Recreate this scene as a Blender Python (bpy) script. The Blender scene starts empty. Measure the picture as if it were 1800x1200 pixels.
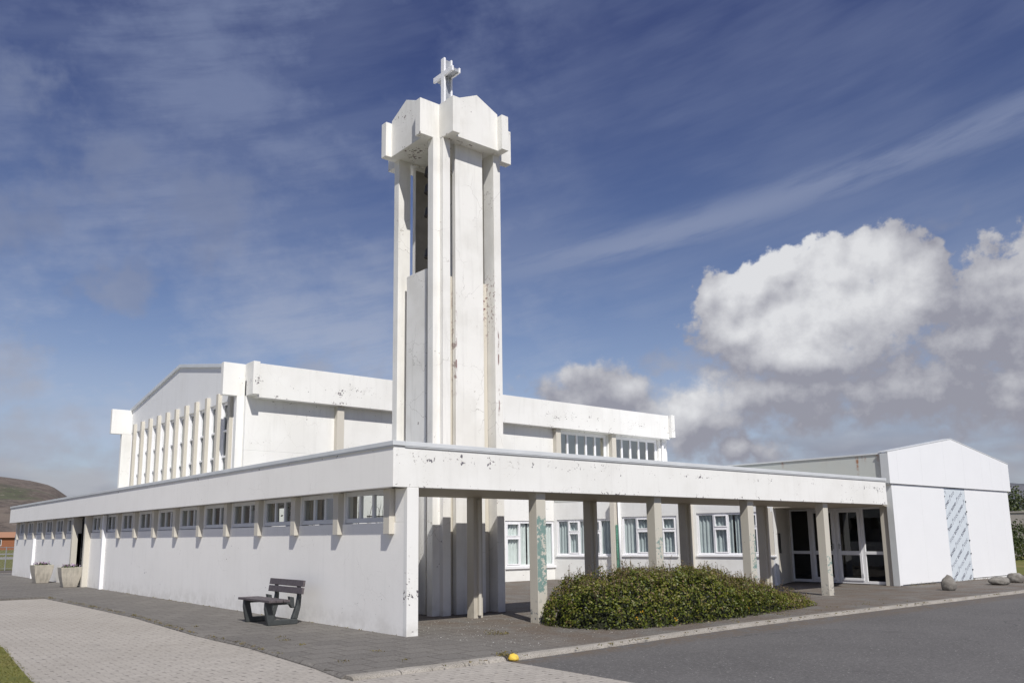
import bpy, math, random
import numpy as np
from mathutils import Vector, Matrix, noise as mnoise
random.seed(7); rng = np.random.default_rng(7)
R = math.radians
scene = bpy.context.scene
col = scene.collection
# ------------------------------------------------------------------ node helpers
class NT:
    def __init__(s, tree): s.t = tree
    def n(s, typ, **kw):
        nd = s.t.nodes.new(typ)
        for k, v in kw.items(): setattr(nd, k, v)
        return nd
    def put(s, sock, v):
        if hasattr(v, 'is_output') or isinstance(v, bpy.types.NodeSocket): s.t.links.new(v, sock)
        elif v is not None:
            if isinstance(v, (tuple, list)) and len(v) == 3 and sock.type == 'RGBA': v = (*v, 1)
            sock.default_value = v
    def m(s, op, a, b=None, c=None, clamp=False):
        nd = s.n('ShaderNodeMath', operation=op); nd.use_clamp = clamp
        for i, v in enumerate((a, b, c)):
            if v is not None: s.put(nd.inputs[i], v)
        return nd.outputs[0]
    def v(s, op, a, b=None, sc=None):
        nd = s.n('ShaderNodeVectorMath', operation=op)
        s.put(nd.inputs[0], a)
        if b is not None: s.put(nd.inputs[1], b)
        if sc is not None: s.put(nd.inputs['Scale'], sc)
        return nd.outputs['Value'] if op in ('LENGTH', 'DOT_PRODUCT', 'DISTANCE') else nd.outputs[0]
    def noise(s, vec, scale, detail=3, rough=.55, out=0):
        nd = s.n('ShaderNodeTexNoise'); s.put(nd.inputs['Vector'], vec)
        nd.inputs['Scale'].default_value = scale; nd.inputs['Detail'].default_value = detail; nd.inputs['Roughness'].default_value = rough
        return nd.outputs[out]
    def step(s, x, lo, hi, a=0, b=1, smooth=True):
        nd = s.n('ShaderNodeMapRange'); nd.interpolation_type = 'SMOOTHSTEP' if smooth else 'LINEAR'
        s.put(nd.inputs[0], x)
        for i, q in enumerate((lo, hi, a, b)): s.put(nd.inputs[i + 1], q)
        return nd.outputs[0]
    def mix(s, f, a, b, mode='MIX'):
        nd = s.n('ShaderNodeMix', data_type='RGBA', blend_type=mode)
        s.put(nd.inputs[0], f); s.put(nd.inputs[6], a); s.put(nd.inputs[7], b)
        return nd.outputs[2]
    def comb(s, x, y, z):
        nd = s.n('ShaderNodeCombineXYZ')
        for i, q in enumerate((x, y, z)): s.put(nd.inputs[i], q)
        return nd.outputs[0]
    def sep(s, vec):
        nd = s.n('ShaderNodeSeparateXYZ'); s.put(nd.inputs[0], vec); return nd.outputs

def mat(name):
    m = bpy.data.materials.new(name); m.use_nodes = True
    t = NT(m.node_tree); b = m.node_tree.nodes['Principled BSDF']
    return m, t, b
def pos(t): return t.n('ShaderNodeNewGeometry').outputs['Position']
def bump(t, b, h, strength=.3, dist=.01):
    nd = t.n('ShaderNodeBump'); nd.inputs['Strength'].default_value = strength; nd.inputs['Distance'].default_value = dist
    t.put(nd.inputs['Height'], h); t.put(b.inputs['Normal'], nd.outputs[0])

def plain(name, c, rough=.5, var=.08, scale=6, metal=0, bumpk=0):
    m, t, b = mat(name); p = pos(t)
    n = t.noise(p, scale, 4)
    k = t.step(n, .3, .7, 1 - var, 1 + var, False)
    t.put(b.inputs['Base Color'], t.mix(1.0, c, t.comb(k, k, k), 'MULTIPLY'))
    b.inputs['Roughness'].default_value = rough; b.inputs['Metallic'].default_value = metal
    if bumpk: bump(t, b, t.noise(p, 60, 3), bumpk, .006)
    return m

def paint(name, base=(.82, .815, .79), chips=.5, dirt=.10, streak=.06, bumpk=.25, chipcol=(.09, .08, .1), crack=.0, lowdirt=.0, extra=None, edges=()):
    """old masonry paint: soft tone changes, run-down streaks, clustered chips, hairline cracks"""
    m, t, b = mat(name); p = pos(t)
    n1 = t.noise(p, .9, 4)
    c = t.mix(t.step(n1, .42, .68, 0, dirt), base, (.52, .50, .45))
    x, y, z = t.sep(p)
    sv = t.comb(x, y, t.m('MULTIPLY', z, .10))
    st = t.step(t.noise(sv, 7, 4), .50, .74, 0, streak)
    c = t.mix(st, c, (.42, .41, .39))
    fine = t.step(t.noise(p, 45, 2), .55, .8, 0, .10)
    c = t.mix(fine, c, (.55, .53, .5))
    if lowdirt:
        g = t.m('MULTIPLY', t.step(z, .0, .5, 1, 0), t.step(t.noise(p, 5, 4), .3, .7))
        c = t.mix(t.m('MULTIPLY', g, lowdirt), c, (.33, .30, .25))
    if crack:
        vd = t.n('ShaderNodeTexVoronoi', feature='DISTANCE_TO_EDGE')
        wv = t.v('ADD', p, t.v('SCALE', t.noise(p, 3, 3, out=1), sc=.35))
        t.put(vd.inputs['Vector'], wv); vd.inputs['Scale'].default_value = 1.3
        ck = t.m('MULTIPLY', t.step(vd.outputs['Distance'], .0, .006, 1, 0), t.step(t.noise(p, .8, 2), .48, .62, 0, crack))
        c = t.mix(ck, c, (.33, .31, .28))
    if chips:
        big = t.noise(p, .85, 2)
        mid = t.noise(p, 4.0, 3)
        sm = t.noise(p, 17, 4, .62)
        s = t.m('ADD', t.m('ADD', t.m('MULTIPLY', big, .55), t.m('MULTIPLY', mid, .75)), t.m('MULTIPLY', sm, 1.25))
        if edges:
            for ze, we in edges: s = t.m('ADD', s, t.m('MULTIPLY', t.step(t.m('ABSOLUTE', t.m('SUBTRACT', z, ze)), 0, we, 1, 0), .13))
        th = 1.70 - .13 * chips
        msk = t.step(s, th, th + .025)
        halo = t.step(s, th - .09, th, 0, .30)
        c = t.mix(halo, c, (.60, .57, .50))
        c = t.mix(msk, c, chipcol)
    if extra: c = extra(t, p, c)
    t.put(b.inputs['Base Color'], c)
    b.inputs['Roughness'].default_value = .62
    b.inputs['Specular IOR Level'].default_value = .3
    h = t.m('ADD', t.noise(p, 26, 4), t.m('MULTIPLY', t.noise(p, 3, 3), 1.2))
    bump(t, b, h, bumpk, .006)
    return m

M = {}
M['front'] = paint('front_white_paint', chips=.9, dirt=.18, streak=.12, crack=.35, chipcol=(.13, .12, .145), edges=((2.46, .14), (2.92, .16)))
M['side'] = paint('side_white_paint', base=(.93, .912, .878), chips=.42, dirt=.07, streak=.07, bumpk=.2, crack=.25, lowdirt=.25, edges=((3.10, .10),))
M['hall'] = paint('hall_white_paint', edges=((5.8, .12), (6.25, .4)), chips=.62, dirt=.16, streak=.10, crack=.35, chipcol=(.20, .185, .20))
M['hallend'] = paint('hall_end_paint', chips=.12, dirt=.08, streak=.06)
M['gable'] = paint('gable_white_paint', base=(.82, .825, .825), chips=.1, dirt=.07, streak=.08, bumpk=.12)
def redchips(t, p, c):
    d = t.v('LENGTH', t.v('MULTIPLY', t.v('SUBTRACT', p, (4.25, 2.75, 6.9)), (4.5, 1.0, .62)))
    k = t.m('MULTIPLY', t.step(d, .1, .75, 1, 0), t.step(t.noise(p, 13, 4, .65), .57, .60))
    x, y, z = t.sep(p)
    for xx_, zl, zh in ((3.285, 4.6, 7.2), (4.40, 4.0, 6.4)):
        g_ = t.m('MULTIPLY', t.step(t.m('ABSOLUTE', t.m('SUBTRACT', x, xx_)), 0, .035, 1, 0), t.m('MULTIPLY', t.step(z, zl, zl + .3), t.step(z, zh - .3, zh, 1, 0)))
        g_ = t.m('MULTIPLY', g_, t.step(t.noise(t.comb(t.m('MULTIPLY', x, 9.0), y, t.m('MULTIPLY', z, 1.6)), 2.2, 4, .7), .50, .58))
        k = t.m('MAXIMUM', k, t.m('MULTIPLY', g_, t.step(y, 2.9, 2.8)))
    return t.mix(k, c, (.16, .06, .055))
M['tower'] = paint('tower_white_paint', base=(.82, .81, .78), chips=.46, dirt=.28, streak=.20, crack=.9, edges=((11.4, .35), (10.6, .12)), chipcol=(.14, .10, .10), lowdirt=.25, extra=redchips)
M['beige'] = paint('beige_trim_paint', base=(.60, .565, .495), chips=.35, dirt=.12, streak=.05, chipcol=(.2, .16, .14), extra=redchips)
M['pier'] = paint('corner_pier_paint', edges=((.6, .7),), chips=1.0, dirt=.08, streak=.04, lowdirt=.3)
M['court'] = paint('court_wall_paint', base=(.78, .78, .77), chips=.15, dirt=.22, streak=.06, lowdirt=.15)
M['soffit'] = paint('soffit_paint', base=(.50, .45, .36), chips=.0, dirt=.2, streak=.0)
def rust(t, p, c):
    x, y, z = t.sep(p)
    for (cy, w, z0) in ((1.72, .045, 3.42), (1.45, .03, 3.78), (1.55, .03, 3.86), (1.05, .05, 3.75), (4.4, .05, 3.8)):
        g = t.m('MULTIPLY', t.step(t.m('ABSOLUTE', t.m('SUBTRACT', y, cy)), 0, w * 1.6, 1, 0), t.step(z, z0 - .1, z0 + .5))
        g = t.m('MULTIPLY', g, t.step(t.noise(p, 12, 4), .35, .6))
        c = t.mix(g, c, (.32, .13, .05))
    return t.mix(t.step(z, 4.0, 4.12, 0, .25), c, (.3, .3, .27))
M['grey'] = paint('grey_green_concrete', base=(.52, .545, .52), chips=.35, dirt=.3, streak=.15, extra=rust)
def teal_mat(i, amount, zlo, zhi):
    def ex(t, p, c):
        x, y, z = t.sep(p)
        zone = t.m('MULTIPLY', t.step(z, zlo, zlo + .5), t.step(z, zhi - .35, zhi, 1, 0))
        s = t.m('ADD', t.m('MULTIPLY', t.noise(p, 4.5, 3), 1.2), t.m('MULTIPLY', t.noise(p, 16, 6, .75), 1.5))
        s = t.m('ADD', s, t.m('MULTIPLY', zone, .5))
        k = t.step(s, 1.91 - amount, 1.97 - amount)
        nrm = t.sep(t.n('ShaderNodeNewGeometry').outputs['Normal'])[1]
        k = t.m('MULTIPLY', k, t.step(nrm, -.9, -.5, 1, 0))
        c = t.mix(t.m('MULTIPLY', k, .9), c, (.155, .265, .245))
        foot = t.m('MULTIPLY', t.step(z, .05, .55, 1, 0), t.step(t.noise(p, 13, 4, .6), .58, .62))
        return t.mix(foot, c, (.13, .15, .17))
    return paint('column_paint_%d' % i, base=(.57, .54, .47), chips=.5, dirt=.2, streak=.08, lowdirt=.5, extra=ex)

def simple_pvc(name, c, rough=.35):
    return plain(name, c, rough, .04, 3)
M['pvc'] = simple_pvc('white_plastic', (.84, .84, .86))
M['pvcdull'] = simple_pvc('weathered_white_plastic', (.68, .69, .71))
M['cap'] = plain('metal_capping', (.70, .72, .73), .4, .06, 2, .15)
M['zinc'] = plain('zinc_capping', (.56, .58, .60), .42, .10, 3, .3)
M['clad'] = plain('white_cladding', (.85, .855, .865), .38, .012, 1.2)
M['clad_shaded'] = plain('cladding_return', (.56, .58, .59), .45, .05, 2)  # same cladding, greyer: shade of the side face put into the colour
M['black'] = plain('black_metal', (.02, .02, .022), .5)
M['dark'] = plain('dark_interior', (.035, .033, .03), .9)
M['room'] = plain('room_plaster', (.28, .26, .23), .9)
M['membrane'] = plain('roof_membrane', (.63, .685, .73), .5, .05, 5)
M['ink'] = plain('printing_ink', (.11, .11, .16), .6, .05)
M['cloth'] = plain('curtain_cloth', (.60, .635, .66), .9, .06, 4)
M['clothw'] = plain('white_curtain_cloth', (.82, .84, .84), .9, .06, 4)
M['clothb'] = plain('brown_curtain_cloth', (.36, .31, .25), .9, .08, 4)
M['belfry_shade'] = plain('belfry_shade_tone', (.27, .25, .215), .9, .15, 3)  # dark tone standing in for the shade inside the belfry
M['bell'] = plain('dark_bronze', (.03, .026, .024), .6, .2, 8)
M['steel'] = plain('galvanised_steel', (.40, .41, .42), .45, .1, 9, .6)
M['doorgrey'] = plain('grey_painted_door', (.42, .42, .41), .45, .05, 3)
M['plank'] = plain('recycled_plastic_plank', (.095, .080, .086), .55, .22, 14, 0, .3)
M['frame'] = plain('recycled_plastic_frame', (.048, .053, .055), .5, .15, 14, 0, .2)
def pot(name):
    m, t, b = mat(name); p = pos(t); x, y, z = t.sep(p)
    sv = t.comb(x, y, t.m('MULTIPLY', z, .15))
    c = t.mix(t.step(t.noise(sv, 14, 4), .35, .7), (.50, .46, .39), (.36, .33, .28))
    c = t.mix(t.step(z, .45, .72, 0, .35), c, (.34, .33, .26))
    c = t.mix(t.step(t.noise(p, 60, 3), .5, .75, 0, .3), c, (.22, .2, .18))
    t.put(b.inputs['Base Color'], c); b.inputs['Roughness'].default_value = .85
    bump(t, b, t.noise(p, 70, 3), .4, .006); return m
M['pot'] = pot('planter_concrete')
M['soil'] = plain('soil', (.05, .035, .025), .95, .3, 30)
def stone(name, c1, c2):
    m, t, b = mat(name); p = pos(t)
    c = t.mix(t.step(t.noise(p, 5, 5, .65), .35, .65), c1, c2)
    c = t.mix(t.step(t.noise(p, 40, 3), .55, .7, 0, .4), c, (.12, .11, .10))
    t.put(b.inputs['Base Color'], c); b.inputs['Roughness'].default_value = .85
    bump(t, b, t.m('ADD', t.noise(p, 9, 5), t.m('MULTIPLY', t.noise(p, 50, 3), .3)), .6, .03); return m
M['stone'] = stone('grey_boulder', (.15, .137, .122), (.25, .235, .21))
M['yellow'] = stone('yellow_painted_stone', (.75, .50, .06), (.80, .56, .10))

def glass(name, refl=1.0, see=.85, gloss=(.95, .97, 1, 1)):
    m, t, b = mat(name)
    t.t.nodes.remove(b)
    ge = t.n('ShaderNodeNewGeometry')
    cs_ = t.m('ABSOLUTE', t.v('DOT_PRODUCT', ge.outputs['Normal'], ge.outputs['Incoming']))
    fres = t.m('MULTIPLY_ADD', t.m('POWER', t.m('SUBTRACT', 1.0, cs_), 5.0), .92, .08)
    gl = t.n('ShaderNodeBsdfGlossy'); gl.inputs['Roughness'].default_value = .02; gl.inputs['Color'].default_value = gloss
    tr = t.n('ShaderNodeBsdfTransparent'); tr.inputs['Color'].default_value = (see * .95, see, see * .98, 1)
    mx = t.n('ShaderNodeMixShader')
    p = pos(t)
    nd = t.n('ShaderNodeBump'); nd.inputs['Strength'].default_value = .06; nd.inputs['Distance'].default_value = .02
    t.put(nd.inputs['Height'], t.noise(p, 1.6, 2)); t.put(gl.inputs['Normal'], nd.outputs[0])
    t.put(mx.inputs[0], t.m('MULTIPLY', fres, refl, None, True)); t.put(mx.inputs[1], tr.outputs[0]); t.put(mx.inputs[2], gl.outputs[0])
    t.put(t.t.nodes['Material Output'].inputs[0], mx.outputs[0])
    return m
M['glass'] = glass('window_glass')
M['glassm'] = glass('reflecting_window_glass', refl=5.0, see=.6, gloss=(1, .99, .90, 1))
M['glassd'] = glass('dark_door_glass', refl=.75, see=.45)

# ground materials ------------------------------------------------------------
def asphalt(name, c=(.102, .097, .094)):
    m, t, b = mat(name); p = pos(t)
    k = t.step(t.noise(p, .35, 4), .3, .7, .85, 1.18, False)
    c = t.mix(1.0, c, t.comb(k, k, k), 'MULTIPLY')
    sp = t.noise(p, 26, 4, .8)
    c = t.mix(t.step(sp, .52, .66, 0, .75), c, (.19, .183, .176))
    c = t.mix(t.step(sp, .46, .32, 0, .7), c, (.04, .038, .037))
    c = t.mix(t.step(t.noise(p, 30, 1), .735, .75, 0, .9), c, (.42, .41, .39))
    vd = t.n('ShaderNodeTexVoronoi', feature='DISTANCE_TO_EDGE'); t.put(vd.inputs['Vector'], t.v('ADD', p, t.v('SCALE', t.noise(p, 1.3, 4, out=1), sc=.8))); vd.inputs['Scale'].default_value = .22
    ck = t.m('MULTIPLY', t.step(vd.outputs['Distance'], .0, .005, 1, 0), t.step(t.noise(p, .25, 2), .46, .58, 0, .75))
    c = t.mix(ck, c, (.035, .034, .033))
    c = t.mix(t.step(t.noise(p, 1.6, 5, .7), .56, .74, 0, .45), c, (.068, .064, .062))
    yy_ = t.sep(p)[1]
    grit = t.m('MULTIPLY', t.step(yy_, -3.45, -2.98), t.step(t.noise(p, 7, 5, .7), .38, .60))
    c = t.mix(t.m('MULTIPLY', grit, .75), c, (.115, .085, .058))
    t.put(b.inputs['Base Color'], c); b.inputs['Roughness'].default_value = .88
    bump(t, b, sp, .6, .008); return m
M['asphalt'] = asphalt('asphalt')
def paving(name):
    m, t, b = mat(name); p = pos(t); x, y, z = t.sep(p)
    w = t.v('ADD', p, t.v('SCALE', t.v('SUBTRACT', t.noise(p, 1.2, 2, out=1), (.5, .5, .5)), sc=.04))
    br = t.n('ShaderNodeTexBrick'); t.put(br.inputs['Vector'], w)
    br.inputs['Scale'].default_value = 1.0; br.offset = .5
    br.inputs['Brick Width'].default_value = .52; br.inputs['Row Height'].default_value = .42; br.inputs['Mortar Size'].default_value = .011
    br.inputs['Mortar Smooth'].default_value = .3
    br.inputs['Color1'].default_value = (.137, .127, .115, 1); br.inputs['Color2'].default_value = (.17, .158, .142, 1); br.inputs['Mortar'].default_value = (.055, .046, .036, 1)
    c = br.outputs['Color']
    c = t.mix(t.step(t.noise(p, .5, 5, .6), .35, .7, 0, .55), c, (.112, .102, .092))
    # brown dust, moss and washed-in grit on the forecourt side
    side = t.m('MULTIPLY', t.step(x, .6, 2.5), t.step(t.noise(p, 1.1, 5, .65), .36, .62))
    c = t.mix(t.m('MULTIPLY', side, .85), c, (.112, .083, .060))
    moss = t.step(t.noise(t.v('MULTIPLY', p, (1, 2.4, 1)), 2.6, 5, .7), .60, .68, 0, .7)
    c = t.mix(t.m('MULTIPLY', moss, t.step(x, -1.5, 2.5, .15, 1)), c, (.085, .058, .036))
    sp = t.noise(p, 25, 4, .8)
    c = t.mix(t.step(sp, .52, .68, 0, .75), c, (.27, .255, .235))
    c = t.mix(t.step(sp, .46, .30, 0, .7), c, (.045, .040, .036))
    fl = t.m('MULTIPLY', t.step(t.noise(p, 24, 2), .69, .70), t.step(t.noise(p, .7, 3), .40, .6))
    c = t.mix(t.m('MULTIPLY', fl, t.step(x, -1.5, 1.5, .2, 1)), c, (.46, .44, .40))
    t.put(b.inputs['Base Color'], c); b.inputs['Roughness'].default_value = .9
    h = t.m('ADD', t.m('MULTIPLY', sp, .4), t.m('MULTIPLY', br.outputs['Fac'], -1.0))
    bump(t, b, h, .5, .01); return m
M['paving'] = paving('dark_paving')
def blocks(name):
    m, t, b = mat(name); p = pos(t)
    rot = t.n('ShaderNodeMapping'); t.put(rot.inputs[0], p); rot.inputs['Rotation'].default_value = (0, 0, R(2))
    q = rot.outputs[0]
    wob = t.n('ShaderNodeTexWave'); t.put(wob.inputs['Vector'], q); wob.inputs['Scale'].default_value = 3.14; wob.bands_direction = 'X'
    x, y, z = t.sep(q)
    zig = t.m('MULTIPLY', t.m('PINGPONG', x, .055), .45)
    br = t.n('ShaderNodeTexBrick'); t.put(br.inputs['Vector'], t.comb(x, t.m('ADD', y, zig), 0)); br.offset = .5
    br.inputs['Scale'].default_value = 1.0; br.inputs['Brick Width'].default_value = .22; br.inputs['Row Height'].default_value = .125
    br.inputs['Mortar Size'].default_value = .007; br.inputs['Mortar Smooth'].default_value = .5
    br.inputs['Color1'].default_value = (.355, .326, .288, 1); br.inputs['Color2'].default_value = (.405, .372, .330, 1); br.inputs['Mortar'].default_value = (.235, .215, .195, 1)
    c = br.outputs['Color']
    c = t.mix(t.step(t.noise(p, .45, 4), .35, .7, 0, .45), c, (.30, .272, .235))
    c = t.mix(t.step(t.noise(p, 2.2, 4, .7), .55, .75, 0, .35), c, (.24, .225, .205))
    # open joints where the blocks meet: small dark holes
    fx = t.m('SUBTRACT', t.m('FRACT', t.m('ADD', t.m('DIVIDE', x, .22), t.m('MULTIPLY', t.m('MODULO', t.m('FLOOR', t.m('DIVIDE', y, .25)), 2.0), .5))), .5)
    fy = t.m('SUBTRACT', t.m('FRACT', t.m('DIVIDE', y, .25)), .5)
    d = t.v('LENGTH', t.comb(t.m('MULTIPLY', fx, .22), t.m('MULTIPLY', fy, .25), 0))
    hole = t.m('MULTIPLY', t.step(d, .016, .036, .8, 0), t.step(t.noise(p, 5.5, 2), .36, .62))
    c = t.mix(hole, c, (.07, .06, .055))
    sp = t.noise(p, 28, 4, .8)
    c = t.mix(t.step(sp, .46, .32, 0, .55), c, (.17, .155, .14))
    c = t.mix(t.step(sp, .54, .70, 0, .5), c, (.52, .49, .46))
    t.put(b.inputs['Base Color'], c); b.inputs['Roughness'].default_value = .9
    bump(t, b, t.m('ADD', t.m('MULTIPLY', sp, .35), t.m('MULTIPLY', br.outputs['Fac'], -1.0)), .45, .008); return m
M['blocks'] = blocks('block_paving')
def kerbm(name):
    m, t, b = mat(name); p = pos(t)
    c = t.mix(t.step(t.noise(p, 2, 4), .3, .7), (.30, .275, .24), (.38, .35, .31))
    sp = t.noise(p, 75, 3)
    c = t.mix(t.step(sp, .5, .34, 0, .75), c, (.11, .10, .09)); c = t.mix(t.step(sp, .6, .72, 0, .5), c, (.55, .52, .47))
    c = t.mix(t.step(t.noise(p, 1.1, 5, .7), .55, .75, 0, .55), c, (.17, .15, .12))
    t.put(b.inputs['Base Color'], c); b.inputs['Roughness'].default_value = .9
    bump(t, b, sp, .7, .01); return m
M['kerb'] = kerbm('kerb_concrete')
def grassm(name, c1, c2, c3, sc=1.5):
    m, t, b = mat(name); p = pos(t)
    c = t.mix(t.step(t.noise(p, sc, 5, .65), .3, .7), c1, c2)
    c = t.mix(t.step(t.noise(p, sc * .22, 4), .5, .72), c, c3)
    c = t.mix(t.step(t.noise(p, sc * 20, 3), .5, .7, 0, .45), c, (.02, .025, .008))
    t.put(b.inputs['Base Color'], c); b.inputs['Roughness'].default_value = .95
    bump(t, b, t.noise(p, sc * 20, 3), .5, .02); return m
M['grass'] = grassm('grass', (.105, .115, .020), (.16, .155, .03), (.20, .165, .05))
M['hill'] = grassm('hill_heath', (.135, .105, .078), (.175, .135, .10), (.085, .11, .045), .03)
def hillm(name):
    m, t, b = mat(name); p = pos(t); x, y, z = t.sep(p)
    a1 = t.noise(p, .02, 6, .65); a2 = t.noise(t.v('MULTIPLY', p, (1, 1, 2.5)), .012, 4, .6)
    c = t.mix(t.step(a1, .38, .62), (.085, .066, .054), (.155, .125, .102))
    c = t.mix(t.step(a2, .55, .64, 0, .7), c, (.062, .080, .036))
    c = t.mix(t.step(t.noise(p, .12, 6, .75), .50, .62, 0, .8), c, (.060, .048, .040))
    c = t.mix(t.step(t.noise(p, .22, 6, .75), .56, .66, 0, .7), c, (.22, .185, .155))
    far = t.mix(t.step(a1, .4, .6), (.085, .09, .105), (.13, .13, .145))  # blue-grey distance haze put into the colour of the right-hand hill
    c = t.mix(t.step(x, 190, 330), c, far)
    t.put(b.inputs['Base Color'], c); b.inputs['Roughness'].default_value = .95
    bump(t, b, t.noise(p, .15, 6, .65), .6, 2.0); return m
M['hill'] = hillm('hill_heath')

# ------------------------------------------------------------------ mesh builder
class MB:
    def __init__(s, xf=None): s.v = []; s.f = []; s.xf = xf
    def add(s, vs, fs):
        o = len(s.v)
        for q in vs:
            q = Vector(q); s.v.append(s.xf @ q if s.xf else q)
        s.f += [tuple(i + o for i in f) for f in fs]; return s
    def box(s, x0, x1, y0, y1, z0, z1):
        vs = [(x, y, z) for z in (z0, z1) for y in (y0, y1) for x in (x0, x1)]
        return s.add(vs, [(0, 2, 3, 1), (4, 5, 7, 6), (0, 1, 5, 4), (2, 6, 7, 3), (0, 4, 6, 2), (1, 3, 7, 5)])
    def prism(s, poly, ax, a, b):
        n = len(poly)
        def P(u, w, k): return (k, u, w) if ax == 'x' else ((u, k, w) if ax == 'y' else (u, w, k))
        vs = [P(u, w, a) for u, w in poly] + [P(u, w, b) for u, w in poly]
        fs = [tuple(range(n)), tuple(range(2 * n - 1, n - 1, -1))] + [(i, i + n, (i + 1) % n + n, (i + 1) % n) for i in range(n)]
        return s.add(vs, fs)
    def tube(s, p0, p1, r0, r1=None, n=10):
        r1 = r0 if r1 is None else r1
        p0, p1 = Vector(p0), Vector(p1); d = (p1 - p0).normalized()
        a = d.orthogonal().normalized(); b = d.cross(a)
        vs = []
        for p, r in ((p0, r0), (p1, r1)):
            for i in range(n):
                t_ = 2 * math.pi * i / n; vs.append(p + a * math.cos(t_) * r + b * math.sin(t_) * r)
        fs = [(i, (i + 1) % n, n + (i + 1) % n, n + i) for i in range(n)] + [tuple(range(n - 1, -1, -1)), tuple(range(n, 2 * n))]
        return s.add(vs, fs)
    def lathe(s, prof, n=16, c=(0, 0)):
        vs = []; m = len(prof)
        for i in range(n):
            t_ = 2 * math.pi * i / n
            vs += [(c[0] + r * math.cos(t_), c[1] + r * math.sin(t_), z) for r, z in prof]
        fs = [(i * m + j, ((i + 1) % n) * m + j, ((i + 1) % n) * m + j + 1, i * m + j + 1) for i in range(n) for j in range(m - 1)]
        return s.add(vs, fs)
    def build(s, name, m, parent=None, local=False, bevel=0, smooth=False, kind=None, label=None):
        me = bpy.data.meshes.new(name)
        off = Vector((0, 0, 0)) if (local or parent is None) else origin(parent)
        me.from_pydata([q - off for q in s.v], [], s.f); me.update()
        import bmesh
        bm = bmesh.new(); bm.from_mesh(me); bmesh.ops.recalc_face_normals(bm, faces=bm.faces); bm.to_mesh(me); bm.free()
        if smooth:
            for p in me.polygons: p.use_smooth = True
        me.materials.append(m)
        o = bpy.data.objects.new(name, me); col.objects.link(o)
        if parent: o.parent = parent
        if bevel:
            md = o.modifiers.new('edge_round', 'BEVEL'); md.width = bevel; md.segments = 2; md.limit_method = 'ANGLE'; md.angle_limit = R(40)
        if kind: o['kind'] = kind
        if label: o['label'] = label
        return o
def origin(o):
    v = Vector((0, 0, 0))
    while o: v += Vector(o.location); o = o.parent
    return v
def thing(name, label, cat, loc=(0, 0, 0), rz=0, group=None):
    o = bpy.data.objects.new(name, None); col.objects.link(o); o.empty_display_size = .3
    o.location = loc; o.rotation_euler = (0, 0, rz); o['label'] = label; o['category'] = cat
    if group: o['group'] = group
    return o
def tag(o, label, cat, group=None, kind=None):
    o['label'] = label; o['category'] = cat
    if group: o['group'] = group
    if kind: o['kind'] = kind
    return o
def copy_tree(o, parent=None):
    c = o.copy(); col.objects.link(c); c.parent = parent
    for ch in list(o.children): copy_tree(ch, c)
    return c
def frame_xf(o, u, out):
    """local x along u, local y pointing outwards, local z up"""
    u = Vector((*u, 0)).normalized(); w = Vector((*out, 0)).normalized()
    m = Matrix.Identity(4)
    for i in range(3): m[i][0] = u[i]; m[i][1] = w[i]; m[i][2] = (0, 0, 1)[i]; m[i][3] = (o[0], o[1], 0)[i]
    return m
def wavy(mb, u0, u1, z0, z1, y, amp, pitch, seed=0):
    n = max(6, int((u1 - u0) / pitch * 8)); rr = random.Random(seed); ph = rr.random() * 6
    vs = []
    for i in range(n + 1):
        u = u0 + (u1 - u0) * i / n
        d = amp * math.sin(ph + 2 * math.pi * (u - u0) / pitch + 1.3 * math.sin(u * 3.1 + ph))
        for z in (z0, z1): vs.append((u, y + d * (1 - .35 * (z == z1)), z))
    mb.add(vs, [(2 * i, 2 * i + 2, 2 * i + 3, 2 * i + 1) for i in range(n)])
def pane(xf, l, r, y, q0, q1, gm, parent):
    e = .004
    MB(xf).add([(l - e, y, q0 - e), (r + e, y, q0 - e), (r + e, y, q1 + e), (l - e, y, q1 + e)], [(0, 1, 2, 3)]).build('pane', M[gm], parent)
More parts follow.
